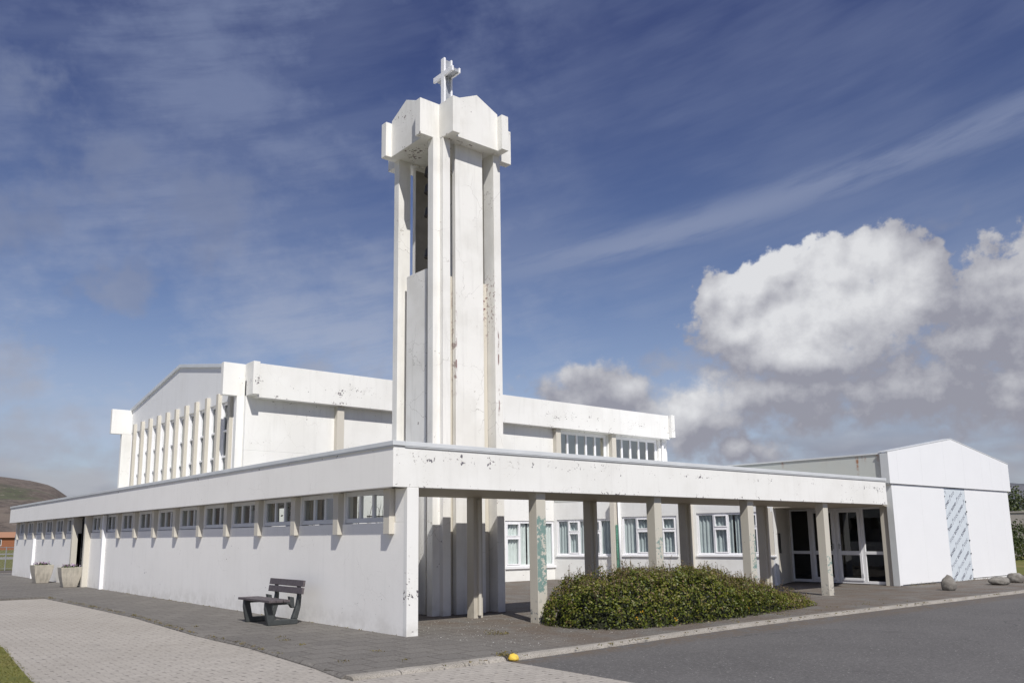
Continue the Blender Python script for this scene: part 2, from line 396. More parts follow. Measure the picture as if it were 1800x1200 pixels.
def window(parent, xf, u0, u1, z0, z1, lights, fr=.07, depth=.06, gm='glass', fm='pvc', sill=0, curtain=None, cz=None, name='window', cgap=.12):
    """lights: list of (width share, kind) with kind 'p' fixed or 's' sash with a top vent; local x=u, y=outwards"""
    f = MB(xf); y0, y1 = -depth, 0
    f.box(u0, u1, y0, y1, z0, z0 + fr).box(u0, u1, y0, y1, z1 - fr, z1)
    f.box(u0, u0 + fr, y0, y1, z0 + fr, z1 - fr).box(u1 - fr, u1, y0, y1, z0 + fr, z1 - fr)
    tot = sum(w for w, k in lights); U = u0 + fr; W = (u1 - fr) - U; mull = fr * .75
    panes = []; a = U; edges = []
    for i, (w, k) in enumerate(lights):
        b = a + W * w / tot
        l = a + (mull / 2 if i else 0); r = b - (mull / 2 if i < len(lights) - 1 else 0)
        if i: f.box(a - mull / 2, a + mull / 2, y0, y1, z0 + fr, z1 - fr)
        zb, zt = z0 + fr, z1 - fr
        if k == 's':
            zm = zb + (zt - zb) * .66
            f.box(l, r, y0, y1 + .004, zm - .03, zm + .03)
            sf = .038
            for (q0, q1) in ((zb, zm - .03), (zm + .03, zt)):
                f.box(l, l + sf, y0, .02, q0, q1).box(r - sf, r, y0, .02, q0, q1).box(l + sf, r - sf, y0, .02, q0, q0 + sf).box(l + sf, r - sf, y0, .02, q1 - sf, q1)
                panes.append((l + sf, r - sf, q0 + sf, q1 - sf))
        elif k == 'd':
            zm = zb + .93
            f.box(l, r, y0, y1 + .004, zm - .045, zm + .045); panes += [(l, r, zb, zm - .045), (l, r, zm + .045, zt)]
        else: panes.append((l, r, zb, zt))
        a = b
    if sill: f.box(u0 - .04, u1 + .04, y0, sill, z0 - .06, z0 - .003)
    w = f.build(name, M[fm], parent, bevel=.006)
    for (l, r, q0, q1) in panes:
        pane(xf, l, r, -depth * .6, q0, q1, gm, w)
    if curtain:
        for (c0, c1, m_) in curtain:
            c = MB(xf); wavy(c, c0, c1, (z0 if cz is None else cz), z1, -depth - cgap, .035, .14, int(c0 * 100) + len(parent.children))
            c.build('curtain', M[m_], w, smooth=True)
    return w

# ------------------------------------------------------------------ camera
CAM = Vector((-7.5958, -11.8408, 1.6)); yaw, pitch, roll = R(38.6939), R(9.9402), R(-.4686); F = 1466.4625
cd = bpy.data.cameras.new('camera'); cam = bpy.data.objects.new('camera', cd); col.objects.link(cam); scene.camera = cam
fw = Vector((math.sin(yaw) * math.cos(pitch), math.cos(yaw) * math.cos(pitch), math.sin(pitch)))
rt = Vector((math.cos(yaw), -math.sin(yaw), 0)); up = rt.cross(fw)
r2 = rt * math.cos(roll) + up * math.sin(roll); u2 = -rt * math.sin(roll) + up * math.cos(roll)
cam.matrix_world = Matrix(((r2.x, u2.x, -fw.x, CAM.x), (r2.y, u2.y, -fw.y, CAM.y), (r2.z, u2.z, -fw.z, CAM.z), (0, 0, 0, 1)))
cd.sensor_fit = 'HORIZONTAL'; cd.sensor_width = 36; cd.lens = F * 36 / 1800
cd.shift_x = 54.9082 / 1800; cd.shift_y = 86.5226 / 1800
cd.clip_start = .1; cd.clip_end = 6000

# ------------------------------------------------------------------ ground
g = MB(); g.box(-2500, 2500, -2500, 2500, -3, -.14); o = g.build('ground', M['hill'], kind='structure')
a = MB(); a.box(-60, 90, -60, 37, -.13, -.05); a.build('road', M['asphalt'], kind='structure')
bp_ = MB(); bp_.prism([(-60, -60), (-.05, -60), (-.05, -2.93), (-2.42, -2.93), (-2.3, -1.6), (-2.12, .7), (-2.14, 2.9), (-1.9, 7.2), (-1.92, 11), (-2.0, 15.3), (-60, 16.2)], 'z', -.049, -.044)
bp_.build('block_paved_yard', M['blocks'], kind='structure')
sw = MB(); sw.prism([(-2.34, -2.74), (-2.17, -1.6), (-2.0, .7), (-2.02, 2.9), (-1.78, 7.2), (-1.8, 11), (-1.88, 15.5), (-60, 16.4), (-60, 36.4), (29.2, 36.4), (29.2, -.5), (70, -.5), (70, -2.44), (16, -2.44), (6.5, -2.38), (2.7, -2.6), (.3, -2.74)], 'z', -.1, 0)
sw.build('pavement', M['paving'], kind='structure')
# kerb stones along the road
kpts = [(-2.42, -2.74), (-1.5, -2.75), (-.1, -2.74), (.3, -2.75), (2.7, -2.61), (4.5, -2.47), (6.5, -2.39), (10, -2.39), (16, -2.45), (24, -2.45), (40, -2.45), (70, -2.45)]
kb = MB()
def kerb_run(x0, x1, front):
    def yk(x):
        for (a0, b0), (a1, b1) in zip(kpts, kpts[1:]):
            if a0 <= x <= a1: return b0 + (b1 - b0) * (x - a0) / (a1 - a0)
        return kpts[-1][1]
    j = [random.uniform(-.006, .006) for _ in range(4)]
    ya, yb = yk(x0), yk(x1)
    prof = lambda y, e: [(y, -.1), (y, .006 + e), (y - .13, .004 + e), (y - .17, -.012 + e), (y - .21, -.1)]
    vs = [(x0, q, z) for q, z in prof(ya, j[0])] + [(x1, q, z) for q, z in prof(yb, j[1])]
    n = 5
    kb.add(vs, [tuple(range(n)), tuple(range(2 * n - 1, n - 1, -1))] + [(i, i + n, (i + 1) % n + n, (i + 1) % n) for i in range(n)])
x = -2.40
for L_ in (.68, .46, .52, .40, .30): kerb_run(x, x + L_ - .012, 0); x += L_
x = .16
while x < 60:
    L_ = 2.0 if x < 30 else 6; kerb_run(x, x + L_ - .004, 0); x += L_
kb.build('kerb', M['kerb'], kind='structure', bevel=.008)
# rounded kerb along the yard edge of the pavement
ek = MB()
ep = [(-2.34, -2.74), (-2.17, -1.6), (-2.0, .7), (-2.02, 2.9), (-1.78, 7.2), (-1.8, 11), (-1.88, 15.5)]
for (a0, b0), (a1, b1) in zip(ep, ep[1:]):
    k = max(1, int((b1 - b0) / 1.0))
    for i in range(k):
        t0, t1 = i / k, (i + 1) / k - .006
        p0 = (a0 + (a1 - a0) * t0, b0 + (b1 - b0) * t0); p1 = (a0 + (a1 - a0) * t1, b0 + (b1 - b0) * t1)
        e = random.uniform(-.004, .006)
        pr = [(.0, -.1), (.0, .004 + e), (-.07, .002 + e), (-.115, -.03), (-.125, -.1)]
        ek.add([(p0[0] + d, p0[1], z) for d, z in pr] + [(p1[0] + d, p1[1], z) for d, z in pr],
               [tuple(range(5)), (9, 8, 7, 6, 5)] + [(q, q + 5, (q + 1) % 5 + 5, (q + 1) % 5) for q in range(5)])
ek.build('kerb', M['paving'], kind='structure', bevel=.006)
# grass at the left corner, behind the fence and right of the gabled block
gr = MB(); gr.prism([(-60, -60), (-6.2, -60), (-5.35, -.6), (-5.18, 1.5), (-5.02, 3.3), (-5.4, 4.6), (-6.6, 5.6), (-60, 7)], 'z', -.048, -.015); gr.build('grass_verge', M['grass'], kind='structure')
gr = MB(); gr.box(29.25, 90, -.5, 30, -.12, .01); gr.build('lawn', M['grass'], kind='structure')
gr = MB(); gr.box(-60, 80, 43.5, 62, -.13, -.03); gr.build('lawn', M['grass'], kind='structure')
ln = MB(); ln.box(-60, 60, 36.45, 36.6, -.12, .012); ln.build('pavement_edge', M['kerb'], kind='structure')
fr_ = MB(); fr_.box(-60, 60, 37.0, 43.4, -.12, -.046); fr_.build('side_street', M['asphalt'], kind='structure')
fr_ = MB(); fr_.box(-200, 90, 78, 92, -.13, -.10).box(-200, 90, 110, 122, -.13, -.10); fr_.build('side_street', plain('pale_gravel', (.26, .25, .235), .9, .1), kind='structure')
fr_ = MB(); fr_.box(-200, 90, 62, 78, -.135, -.09).box(-200, 90, 92, 110, -.135, -.09).box(-200, 90, 122, 260, -.135, -.09); fr_.build('grass_field', M['grass'], kind='structure')
# ------------------------------------------------------------------ hills: one ring of terrain
hv, hf = [], []
NA, NR = 240, 18
def ridge(az):
    pts = [(-180, 1.2), (-40, 2.2), (-10, 3.6), (6, 3.75), (8.8, 3.62), (10.3, 3.45), (11.5, 3.15), (12.3, 2.65), (13.2, 1.9), (15, 1.2), (22, .7), (40, .6), (58, .8), (66, 1.9), (70, 2.75), (74, 2.7), (90, 2.2), (120, 1.4), (180, 1.2)]
    for (a0, b0), (a1, b1) in zip(pts, pts[1:]):
        if a0 <= az <= a1: return b0 + (b1 - b0) * (az - a0) / (a1 - a0)
    return 1
azs = list(np.linspace(-180, 180, 1081))
for ia, az in enumerate(azs):
    for ir in range(NR + 1):
        t_ = ir / NR; r = 300 + 420 * t_
        prof = (math.sin(min(1, t_ / .75) * math.pi / 2)) ** 1.3
        H = math.tan(R(ridge(az))) * (300 + 420 * .75) + 1.6
        p = (CAM.x + r * math.sin(R(az)), CAM.y + r * math.cos(R(az)))
        h = H * prof * (1 if t_ < .8 else 1 - (t_ - .8) * .6)
        h += (mnoise.fractal(Vector((p[0] * .02, p[1] * .02, 0)), 1, 2, 5)) * 3.0 * min(1, t_ * 4) * (.3 if .6 < t_ < .9 else 1)
        hv.append((p[0], p[1], h - .3))
for ia in range(len(azs) - 1):
    for ir in range(NR):
        q = ia * (NR + 1) + ir; hf.append((q, q + 1, q + NR + 2, q + NR + 1))
me = bpy.data.meshes.new('hills'); me.from_pydata(hv, [], hf); me.materials.append(M['hill'])
for p in me.polygons: p.use_smooth = True
o = bpy.data.objects.new('hills', me); col.objects.link(o); o['kind'] = 'structure'

# ------------------------------------------------------------------ side wing (long left facade)
ZB, ZT, ZC = 2.44, 3.135, 3.215
XW = .285; LEN = 33.75
wing = thing('side_wing', 'long low white side wing with a strip of small windows between brackets, behind the bench', 'building', (1.35, 17, 0))
brk = [.402 + 1.7876 * i for i in range(10)] + [18.27, 20.07, 21.85] + [23.68 + 1.83 * j for j in range(6)]
w = MB()
w.box(XW, .50, 0, 20.26, -.1, 1.86).box(XW, .50, 21.85, LEN, -.1, 1.86)
w.box(XW, .512, 0, .376, 1.86, 2.43)                                   # pier at the corner, upper bit continues below
for i, yb in enumerate(brk):
    if i not in (11, 12): w.box(XW + .02, .50, yb - (.03 if i else .026), yb + .22, 1.86, 2.45)
w.box(XW + .02, .50, LEN - .25, LEN, 1.86, 2.45)
w.box(.30, 2.7, LEN - .2, LEN - .003, -.1, 2.45)                      # end wall
w.build('wall', M['side'], wing, bevel=.006)
MB().box(XW - .004, .514, -.004, .10, -.1, 2.438).build('corner_pier', M['pier'], wing, bevel=.006)
fa = MB(); fa.box(0, .14, .004, LEN, ZB, ZT).box(.14, .5, .06, LEN - .003, ZB + .02, ZT)
fa.build('fascia', M['side'], wing, bevel=.008)
cp = MB(); cp.box(-.03, .22, -.03, LEN + .02, ZT + .003, ZC).box(-.022, -.012, -.02, LEN, ZT - .02, ZT + .003)
cp.build('roof_capping', M['cap'], wing, bevel=.005)
rf = MB(); rf.box(.5, 2.72, 3.32, LEN - .003, 2.5, 3.13); rf.build('roof', M['grey'], wing)
# back wall of the wing with openings to the courtyard
iw = MB(); iw.box(2.55, 2.7, 4.5, 11.75, 0, 1.2).box(2.55, 2.7, 4.5, 11.75, 2.43, 2.5)
for yy in (4.5, 6.75, 9.1, 11.5): iw.box(2.55, 2.7, yy, yy + .22, 1.2, 2.43)
iw.box(2.55, 2.7, 11.75, LEN - .2, 0, 2.5)
iw.box(.51, 2.655, 3.34, 3.5, 0, .05).box(.51, 1.5, 3.34, 3.5, .05, 2.5).box(1.5, 2.655, 3.34, 3.5, 2.06, 2.5)
iw.build('courtyard_wall', M['court'], wing)
fl = MB(); fl.box(.5, 2.55, 3.5, LEN - .2, -.05, .04).box(1.95, 2.55, 4.5, 11.7, 1.17, 1.215); fl.build('floor', M['room'], wing)
dw = MB(); dw.box(1.503, 2.652, 3.36, 3.42, .053, 2.055)
d1 = dw.build('courtyard_door', M['doorgrey'], wing, bevel=.004)
dp = MB(); dp.box(1.62, 2.5, 3.345, 3.358, .25, .95).box(1.62, 2.5, 3.345, 3.358, 1.1, 1.93).box(2.56, 2.60, 3.30, 3.358, .3, .42).box(2.56, 2.60, 3.30, 3.358, 1.05, 1.17).box(2.56, 2.60, 3.30, 3.358, 1.8, 1.92)
dp.build('door_panel', M['pvcdull'], d1, bevel=.006)
# brackets, pilasters, downpipes
for i, yb in enumerate(brk):
    if i in (11, 12):
        MB().box(.10, .52, yb, yb + .19, 0, 2.436).build('door_pier', M['beige'], wing, bevel=.006)
    else:
        MB().box(.18, XW + .019, yb, yb + .19, 1.665, 2.436).build('bracket', M['beige'], wing, bevel=.005)
for yb in (18.12, 29.0):
    dpo = MB(); dpo.box(.175, XW + .003, yb, yb + .13, 0, 1.70 if yb > 20 else 2.43); dpo.build('downpipe', M['pvc'], wing, bevel=.006)
# windows of the strip
ends = brk + [LEN - .22]
for i in range(len(brk)):
    if i == 11: continue
    y0 = brk[i] + (.22 if i != 12 else .24); y1 = ends[i + 1] - .03
    if y1 - y0 < .5: continue
    xf = frame_xf((XW + .035, y1), (0, -1), (-1, 0))
    W_ = y1 - y0
    rr = random.Random(i)
    cu = [(.10, .10 + W_ * (.10, .32, .22)[i] if i < 3 else .10 + W_ * rr.uniform(.16, .30), 'clothb')]
    if i > 4: cu.append((W_ * .5, W_ * rr.uniform(.62, .8), 'clothb'))
    window(wing, xf, .0, W_, 1.875, 2.447, [(1, 'p'), (1, 'p'), (1, 'p')], fr=.085, fm='pvcdull', curtain=cu, cgap=.06)
# glazed entrance door in the recess
xf = frame_xf((.40, 21.84), (0, -1), (-1, 0))
ed = MB(xf); ed.box(0, 1.58, -.06, 0, 0, .12).box(0, .1, -.06, 0, .12, 2.43).box(1.48, 1.58, -.06, 0, .12, 2.43).box(.1, 1.48, -.06, 0, 2.3, 2.43).box(.76, .82, -.06, 0, .12, 2.3).box(.1, .76, -.06, 0, .9, .98).box(.82, 1.48, -.06, 0, .9, .98)
ed = ed.build('entrance_door', M['black'], wing, bevel=.004)
for (l, r) in ((.1, .76), (.82, 1.48)):
    for (q0, q1) in ((.12, .9), (.98, 2.3)): pane(xf, l, r, -.03, q0, q1, 'glassd', ed)

def houseplant(loc, h_, lb, leafy):
    hp = thing('houseplant', lb, 'houseplant', loc, 0, 'houseplants inside the wing')
    MB().lathe([(.0, 0), (.09, 0), (.12, .18), (.10, .18), (.0, .16)], 14).build('pot', M['pot'], hp, local=True, smooth=False)
    b = MB(); rr = random.Random(int(h_ * 100))
    for k in range(5 if leafy else 7):
        p0 = Vector((0, 0, .15)); d_ = Vector((rr.uniform(-.12, .12), rr.uniform(-.12, .12), 1)).normalized(); r_ = .016
        for q in range(6):
            p1 = p0 + d_ * h_ / 6; b.tube(p0, p1, r_, r_ * .8, 6)
            if q > 1:
                e = p1 + Vector((rr.uniform(-1, 1), rr.uniform(-1, 1), rr.uniform(.5, 1.4))).normalized() * min(.22, h_ * .2); b.tube(p1, e, r_ * .5, r_ * .25, 5)
            p0 = p1; r_ *= .8; d_ = (d_ + Vector((rr.uniform(-.14, .14), rr.uniform(-.14, .14), 0))).normalized()
    b.build('stems', M['black'], hp, local=True); return hp
houseplant((1.05, 2.72, 0), 2.15, 'bare twiggy potted plant seen through the left pane of the window nearest the corner', False)
houseplant((1.30, 2.05, 0), 2.05, 'smaller twiggy potted plant behind the middle pane of the window nearest the corner', False)
hp_ = houseplant((2.2, 7.6, 1.22), .9, 'leafy houseplant seen through the second window from the corner', True)

# ------------------------------------------------------------------ entrance colonnade
XR = 17.15
colo = thing('entrance_colonnade', 'flat roofed white colonnade with a flaking deep fascia and square columns around the courtyard', 'colonnade', (8.6, 1.2, 0))
fa = MB(); fa.box(0.002, XR, 0, .16, ZB, ZT).build('fascia', M['front'], colo, bevel=.008)
cp = MB(); cp.box(.222, XR + .01, -.03, .2, ZT + .003, ZC).box(.222, XR, -.022, -.012, ZT - .02, ZT + .003)
cp.build('roof_capping', M['cap'], colo, bevel=.005)
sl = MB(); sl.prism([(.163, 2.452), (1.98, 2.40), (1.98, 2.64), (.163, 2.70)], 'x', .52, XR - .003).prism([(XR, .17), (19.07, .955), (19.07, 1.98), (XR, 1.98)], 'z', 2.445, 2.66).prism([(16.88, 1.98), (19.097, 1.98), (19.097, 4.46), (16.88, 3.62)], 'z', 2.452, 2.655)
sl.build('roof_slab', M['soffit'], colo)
for i, (cx, am, zl, zh) in enumerate(((3.33, .17, .2, 2.2), (6.80, -.02, .7, 2.0), (10.28, .0, .2, 1.9), (13.76, -.02, .1, 1.3))):
    MB().box(cx, cx + .24, .118, .348, -.02, ZB - .003 if False else 2.449).build('column', teal_mat(i, am, zl, zh), colo, bevel=.008, label='front column with worn teal patches' if i == 0 else None)
M['innercol'] = paint('inner_column_paint', base=(.50, .465, .40), chips=.2, dirt=.15, streak=.08, lowdirt=.4)
for i, cx in enumerate((3.05, 6.46, 9.93, 13.40)):
    c = MB().box(cx, cx + .23, 1.72, 1.95, -.02, 2.41).build('column', M['innercol'], colo, bevel=.008)
    MB().box(cx + .085, cx + .15, 1.655, 1.722, .05, 2.36).build('downpipe', M['beige'], c, bevel=.01)

# ------------------------------------------------------------------ bell tower (four-fold plan)
TC = (3.67, 3.47)
tower = thing('bell_tower', 'tall white concrete bell tower of slim piers and panels rising behind the colonnade', 'tower', (TC[0], TC[1], 0))
def rot4(k):
    return Matrix.Translation((TC[0], TC[1], 0)) @ Matrix.Rotation(k * math.pi / 2, 4, 'Z')
ZP = 10.60
for k in range(4):        # k=0: front face (towards -y) ; local coords centred on the tower
    xf = rot4(-k)
    p = MB(xf)            # corner pier left of this face: cross-shaped plan
    p.prism([(-.82, -.97), (-.62, -.97), (-.62, -.635), (-.97, -.635), (-1.0, -.635), (-1.0, -.84), (-.82, -.84)], 'z', -.02, ZP)
    p.build('pier', M['tower'], tower, bevel=.006)
    ztop = (10.6, 7.6, 10.6, 10.6)[k]
    MB(xf).box(-.40, .40, -.87, -.75, -.02, ztop).build('panel', M['tower'], tower, bevel=.006)
    MB(xf).box(-.618, .618, -.72, -.66, -.02, 10.59 if k == 3 else 7.42).build('infill_wall', M['beige'], tower)
    if k in (2, 3): MB(xf).box(-.395, .395, -.746, -.74, 7.65, 10.5).build('belfry_shade_sheet', M['belfry_shade'], tower)  # thin sheets added to darken the inner faces, shade put into colour
    c = MB(xf)
    # gabled cornice slab with square end blocks
    c.prism([(-.62, 10.58), (.62, 10.58), (.62, 11.50), (0, 11.79), (-.62, 11.50)], 'y', -1.19, -.66)
    c.box(-.82, -.62, -1.35, -.66, 10.575, 11.44).box(.62, .82, -1.35, -.66, 10.575, 11.44)
    c.build('cornice', M['tower'], tower, bevel=.006)
rc = MB(); rc.box(TC[0] - .7, TC[0] + .7, TC[1] - .7, TC[1] + .7, 10.62, 11.38); rc.build('cornice_roof', M['tower'], tower)
cr = MB().box(TC[0] - .074, TC[0] + .084, TC[1] - .04, TC[1] + .04, 11.38, 13.23).box(TC[0] - .0745, TC[0] + .0845, TC[1] - .365, TC[1] + .365, 12.80, 12.87).build('cross', plain('cross_web_metal', (.40, .415, .44), .45, .12, 9, .2), tower)
for (a0, b0) in ((-.13, -.075), (.085, .13)):
    pl = MB(); pts = [(-.068, 11.38), (.068, 11.38), (.068, 12.77), (.395, 12.77), (.395, 12.90), (.068, 12.90), (.068, 13.265), (-.068, 13.265), (-.068, 12.90), (-.395, 12.90), (-.395, 12.77), (-.068, 12.77)]
    pl.prism([(TC[1] + q, z) for q, z in pts], 'x', TC[0] + a0, TC[0] + b0); pl.build('cross_plate', M['pvc'], cr, bevel=.006)
# bells hanging on the inner side of the front corner pier
bell0 = None
for (z, lb) in ((10.15, 'topmost dark bell inside the open belfry of the tower'), (9.72, 'second dark bell from the top inside the open belfry'), (9.15, 'third dark bell from the top inside the open belfry'), (8.15, 'lowest dark bell in the open belfry, just above the grey panel')):
    loc = (3.0, 3.2, z)
    if bell0 is None:
        bell0 = thing('bell', lb, 'bell', loc, R(20), 'bells in the tower')
        MB().lathe([(0, -.215), (.115, -.22), (.15, -.225), (.152, -.20), (.138, -.15), (.128, -.06), (.11, -.015), (.06, .01), (0, .015)], 14).build('bell_body', M['bell'], bell0, local=True)
        MB().tube((0, 0, -.10), (0, 0, .06), .02).tube((0, 0, .05), (.14, -.14, .05), .018).build('hanger', M['bell'], bell0, local=True)
    else:
        b_ = copy_tree(bell0); b_.location = loc; b_['label'] = lb

# ------------------------------------------------------------------ church hall
YH = 11.8; XA = 2.324
hall = thing('church_hall', 'big white gabled church hall with slim upright fins and a peeling cornice, behind the wing', 'church', (12, 17, 0))
hw = MB(); hw.box(XA, 12.44, YH, YH + .3, -.05, 4.2).box(14.9, 21.89, YH, YH + .3, -.05, 4.2).box(12.44, 14.9, YH, YH + .3, -.05, .50).box(12.44, 14.9, YH, YH + .3, 2.18, 4.2).box(XA, 15.18, YH, YH + .3, 4.2, 6.3).box(18.08, 18.38, YH, YH + .3, 4.2, 6.3).box(21.32, 21.89, YH, YH + .3, 4.2, 6.3)
hw.box(15.18, 18.08, YH, YH + .3, 5.74, 6.3).box(18.38, 21.32, YH, YH + .3, 5.74, 6.3)
hw.box(2.107, 2.45, 11.95, 12.15, 2.6, 6.4).box(1.86, 2.45, 22.806, 22.994, 2.6, 6.4).box(XA, 2.6, 23.0, 23.15, 2.6, 6.4)
hw.box(21.87, 22.06, 11.96, 23.0, 0, 6.4).box(2.6, 21.9, 22.9, 23.15, 0, 6.4)
hw.build('wall', M['hall'], hall, bevel=.008)
gm = MB(); gm.prism([(12.15, 5.80), (22.8, 5.80), (22.8, 6.70), (17.36, 7.60), (12.15, 6.745)], 'x', 2.21, 2.5)
gm.box(2.21, 2.5, 12.15, 22.8, 2.6, 3.4); gm.build('gable', M['gable'], hall)
cpm = MB(); cpm.prism([(12.15, 6.74), (17.36, 7.585), (22.95, 6.67), (22.95, 6.785), (17.36, 7.70), (12.15, 6.855)], 'x', 2.15, 2.55)
cpm.build('gable_capping', M['cap'], hall, bevel=.005)
rf = MB(); rf.prism([(11.6, 6.63), (17.36, 7.57), (23.1, 6.63), (23.1, 6.5), (11.6, 6.5)], 'x', 2.55, 22.0); rf.build('roof', M['zinc'], hall)
cs = MB(); cs.box(2.532, 21.65, 11.47, YH + .1, 5.765, 6.80).build('cornice', M['hall'], hall, bevel=.008)
eb = lambda b: b.build('cornice_end', M['hall'], hall, bevel=.008)
eb(MB().box(XA, 2.53, 11.32, YH + .1, 5.83, 6.82)); eb(MB().box(21.653, 21.888, 11.30, YH + .1, 5.83, 6.82))
eb2 = lambda b: b.build('cornice_end', M['hallend'], hall, bevel=.008)
eb2(MB().box(1.66, 2.35, 11.955, 12.15, 5.83, 6.815)); eb2(MB().box(1.44, 2.35, 22.8, 23.0, 5.745, 6.72))
eb(MB().box(21.9, 22.30, 11.95, 12.15, 5.83, 6.80))
for cx in (5.31, 8.52, 11.73, 14.94, 18.12):
    MB().box(cx, cx + .25, 11.60, YH + .02, 2.2 if cx < 12 else 3.0, 5.763).build('pilaster', M['beige'], hall, bevel=.006)
MB().tube((21.50, 11.73, 3.0), (21.50, 11.73, 5.76), .045).build('downpipe', M['pvc'], hall, smooth=True)
# fins and tall windows of the gable
GC, GP = 17.36, .9624
for k in range(11):
    cy = GC + GP * (k - 5)
    MB().box(2.10, 2.24, cy - .09, cy + .09, 2.9, 6.09).build('fin', M['beige'], hall, bevel=.006)
for k in range(12):
    y1 = GC + GP * (k - 5) - .085; y0 = y1 - GP + .17
    y0 = max(y0, 12.152); y1 = min(y1, 22.79)
    if y1 - y0 < .05: continue
    xf = frame_xf((2.285, y1), (0, -1), (-1, 0)); W_ = y1 - y0
    f = MB(xf); ff = .06 if W_ > .4 else .03
    f.box(0, W_, -.06, 0, 3.4, 3.47).box(0, W_, -.06, .0, 5.72, 5.799).box(0, ff, -.06, 0, 3.47, 5.72).box(W_ - ff, W_, -.06, 0, 3.47, 5.72)
    f.box(ff, W_ - ff, -.06, .02, 4.08, 4.14).box(ff, W_ - ff, -.06, .02, 4.88, 4.94)
    f.box(0, .015, .001, .073, 3.4, 5.799)
    wd = f.build('window', M['pvc'], hall, bevel=.004)
    for (q0, q1) in ((3.47, 4.08), (4.14, 4.88), (4.94, 5.72)): pane(xf, ff, W_ - ff, -.035, q0, q1, 'glass', wd)
    c = MB(xf); wavy(c, 0, W_, 3.4, 5.75, -.14, .03, .16, k); c.build('curtain', M['clothb'], wd, smooth=True)
MB().box(2.75, 2.8, 12.2, 22.8, 2.7, 6.4).build('inner_wall', M['room'], hall)
# clerestory windows in the long wall
for (u0, u1) in ((15.19, 18.07), (18.39, 21.31)):
    xf = frame_xf((u0, YH + .10), (1, 0), (0, -1))
    window(hall, xf, 0, u1 - u0, 4.2, 5.738, [(1, 'p')] * 5, fr=.125, gm='glassm', fm='pvc')
MB().box(15.2, 21.3, 12.6, 12.65, 4, 6).build('inner_wall', M['cloth'], hall)
# big window at courtyard level
xf = frame_xf((12.44, YH + .03), (1, 0), (0, -1))
window(hall, xf, .003, 2.457, .503, 2.177, [(.64, 's'), (1.18, 'p'), (.46, 'p')], fr=.085, depth=.06, gm='glass', sill=.09, curtain=[(.05, 1.1, 'clothw'), (1.16, 2.4, 'clothw')], cgap=.05)
# ------------------------------------------------------------------ courtyard wing (slanting wall of windows)
P0 = Vector((14.9, 11.8)); P1 = Vector((16.85, 3.6)); wd_ = (P1 - P0).normalized(); out = Vector((wd_.y, -wd_.x))
cw = thing('courtyard_wing', 'low white courtyard wing with wide curtained windows between beige fins, behind the shrub', 'building', (17, 7.5, 0))
xf = frame_xf(P0, wd_, out)
WINS = [(.12, 2.52, .90, 2.225, [(.9, 'p'), (1, 's'), (.9, 'p'), (1, 's'), (.9, 'p')]), (2.93, 5.06, .93, 2.28, [(1, 'p'), (1, 's'), (1, 'p'), (1, 's')]), (5.80, 8.42, .95, 2.34, [(1.05, 'p'), (1, 's'), (1, 'p'), (1, 's'), (.9, 'p')])]
cwl = MB(xf); LW = 8.43
for (u0, u1, z0, z1, li) in WINS:
    cwl.box(u0, u1, -.3, 0, -.05, z0 - .06).box(u0, u1, -.3, 0, z1, 2.9)
prev = 0
for (u0, u1, *_) in WINS: cwl.box(prev, u0, -.3, 0, -.05, 2.9); prev = u1
cwl.box(prev, LW, -.3, 0, -.05, 2.9)
cwl.build('wall', M['court'], cw, bevel=.005)
for (u0, u1, z0, z1, li) in WINS:
    xw = xf @ Matrix.Translation((0, -.035, 0))
    tot = u1 - u0
    window(cw, xw, u0 + .003, u1 - .003, z0, z1 - .003, li, fr=.065, sill=.085, curtain=[(u0 + .05, u0 + tot * .47, 'cloth'), (u0 + tot * .50, u1 - .06, 'cloth')], cgap=.05)
for u0 in (2.58, 5.5):
    MB(xf).box(u0, u0 + .18, .003, .24, 0, 2.9).build('fin', M['beige'], cw, bevel=.006)
MB(xf).tube((2.86, .06, 0), (2.86, .06, 2.9), .045).build('downpipe', M['pvc'], cw, smooth=True)
MB(xf).box(2.78, 2.80, .05, .20, .1, 2.0).build('conduit', plain('teal_flaking_pipe', (.10, .24, .18), .6, .5, 18), cw)
rb = MB(); rb.prism([(14.9, 11.75), (16.85, 3.62), (19.0, 4.47), (19.0, 11.75)], 'z', 2.9, 3.15); rb.build('roof', M['grey'], cw)
MB(xf).box(0.1, LW - .2, -1.2, -1.15, 0, 2.85).build('inner_wall', M['room'], cw)
ent = MB(); 
e0, e1 = Vector((16.86, 3.60)), Vector((19.12, 4.46)); ex = frame_xf(e0, e1 - e0, Vector(((e1 - e0).y, -(e1 - e0).x)))
MB(ex).box(0, (e1 - e0).length, -.2, -.003, -.05, 2.46).build('entrance_wall', M['beige'], cw)
MB(ex).box(.62, .68, 0, .06, 1.0, 1.65).build('pull_bar', M['black'], cw)

# ------------------------------------------------------------------ gabled block on the right
XS = 19.02; YF = .72
an = thing('gabled_annex', 'white gabled annex with smooth wall panels and one strip of bare printed sheeting, right end', 'building', (23.8, 7, 0))
wl = MB(); wl.box(XS + .02, 28.33, YF + .03, YF + .2, .04, 3.2)
wl.prism([(18.88, 3.2), (28.5, 3.2), (28.5, 4.16), (23.6, 4.83), (18.88, 4.12)], 'y', YF + .02, YF + .2)
wl.box(28.1, 28.33, YF + .2, 13, 0, 4.1).box(19.6, 28.33, 12.8, 13, 0, 4.1)
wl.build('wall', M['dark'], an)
js = [XS, 19.19, 21.0, 22.765]
for a0, b0 in zip(js, js[1:]): MB().box(a0 + .0035, b0 - .0035, YF, YF + .03, .02 + .02 * (a0 > 19.1), 3.15).build('wall_panel', M['clad'], an, bevel=.002)
js = [24.435, 25.95, 26.46, 27.75, 28.35]
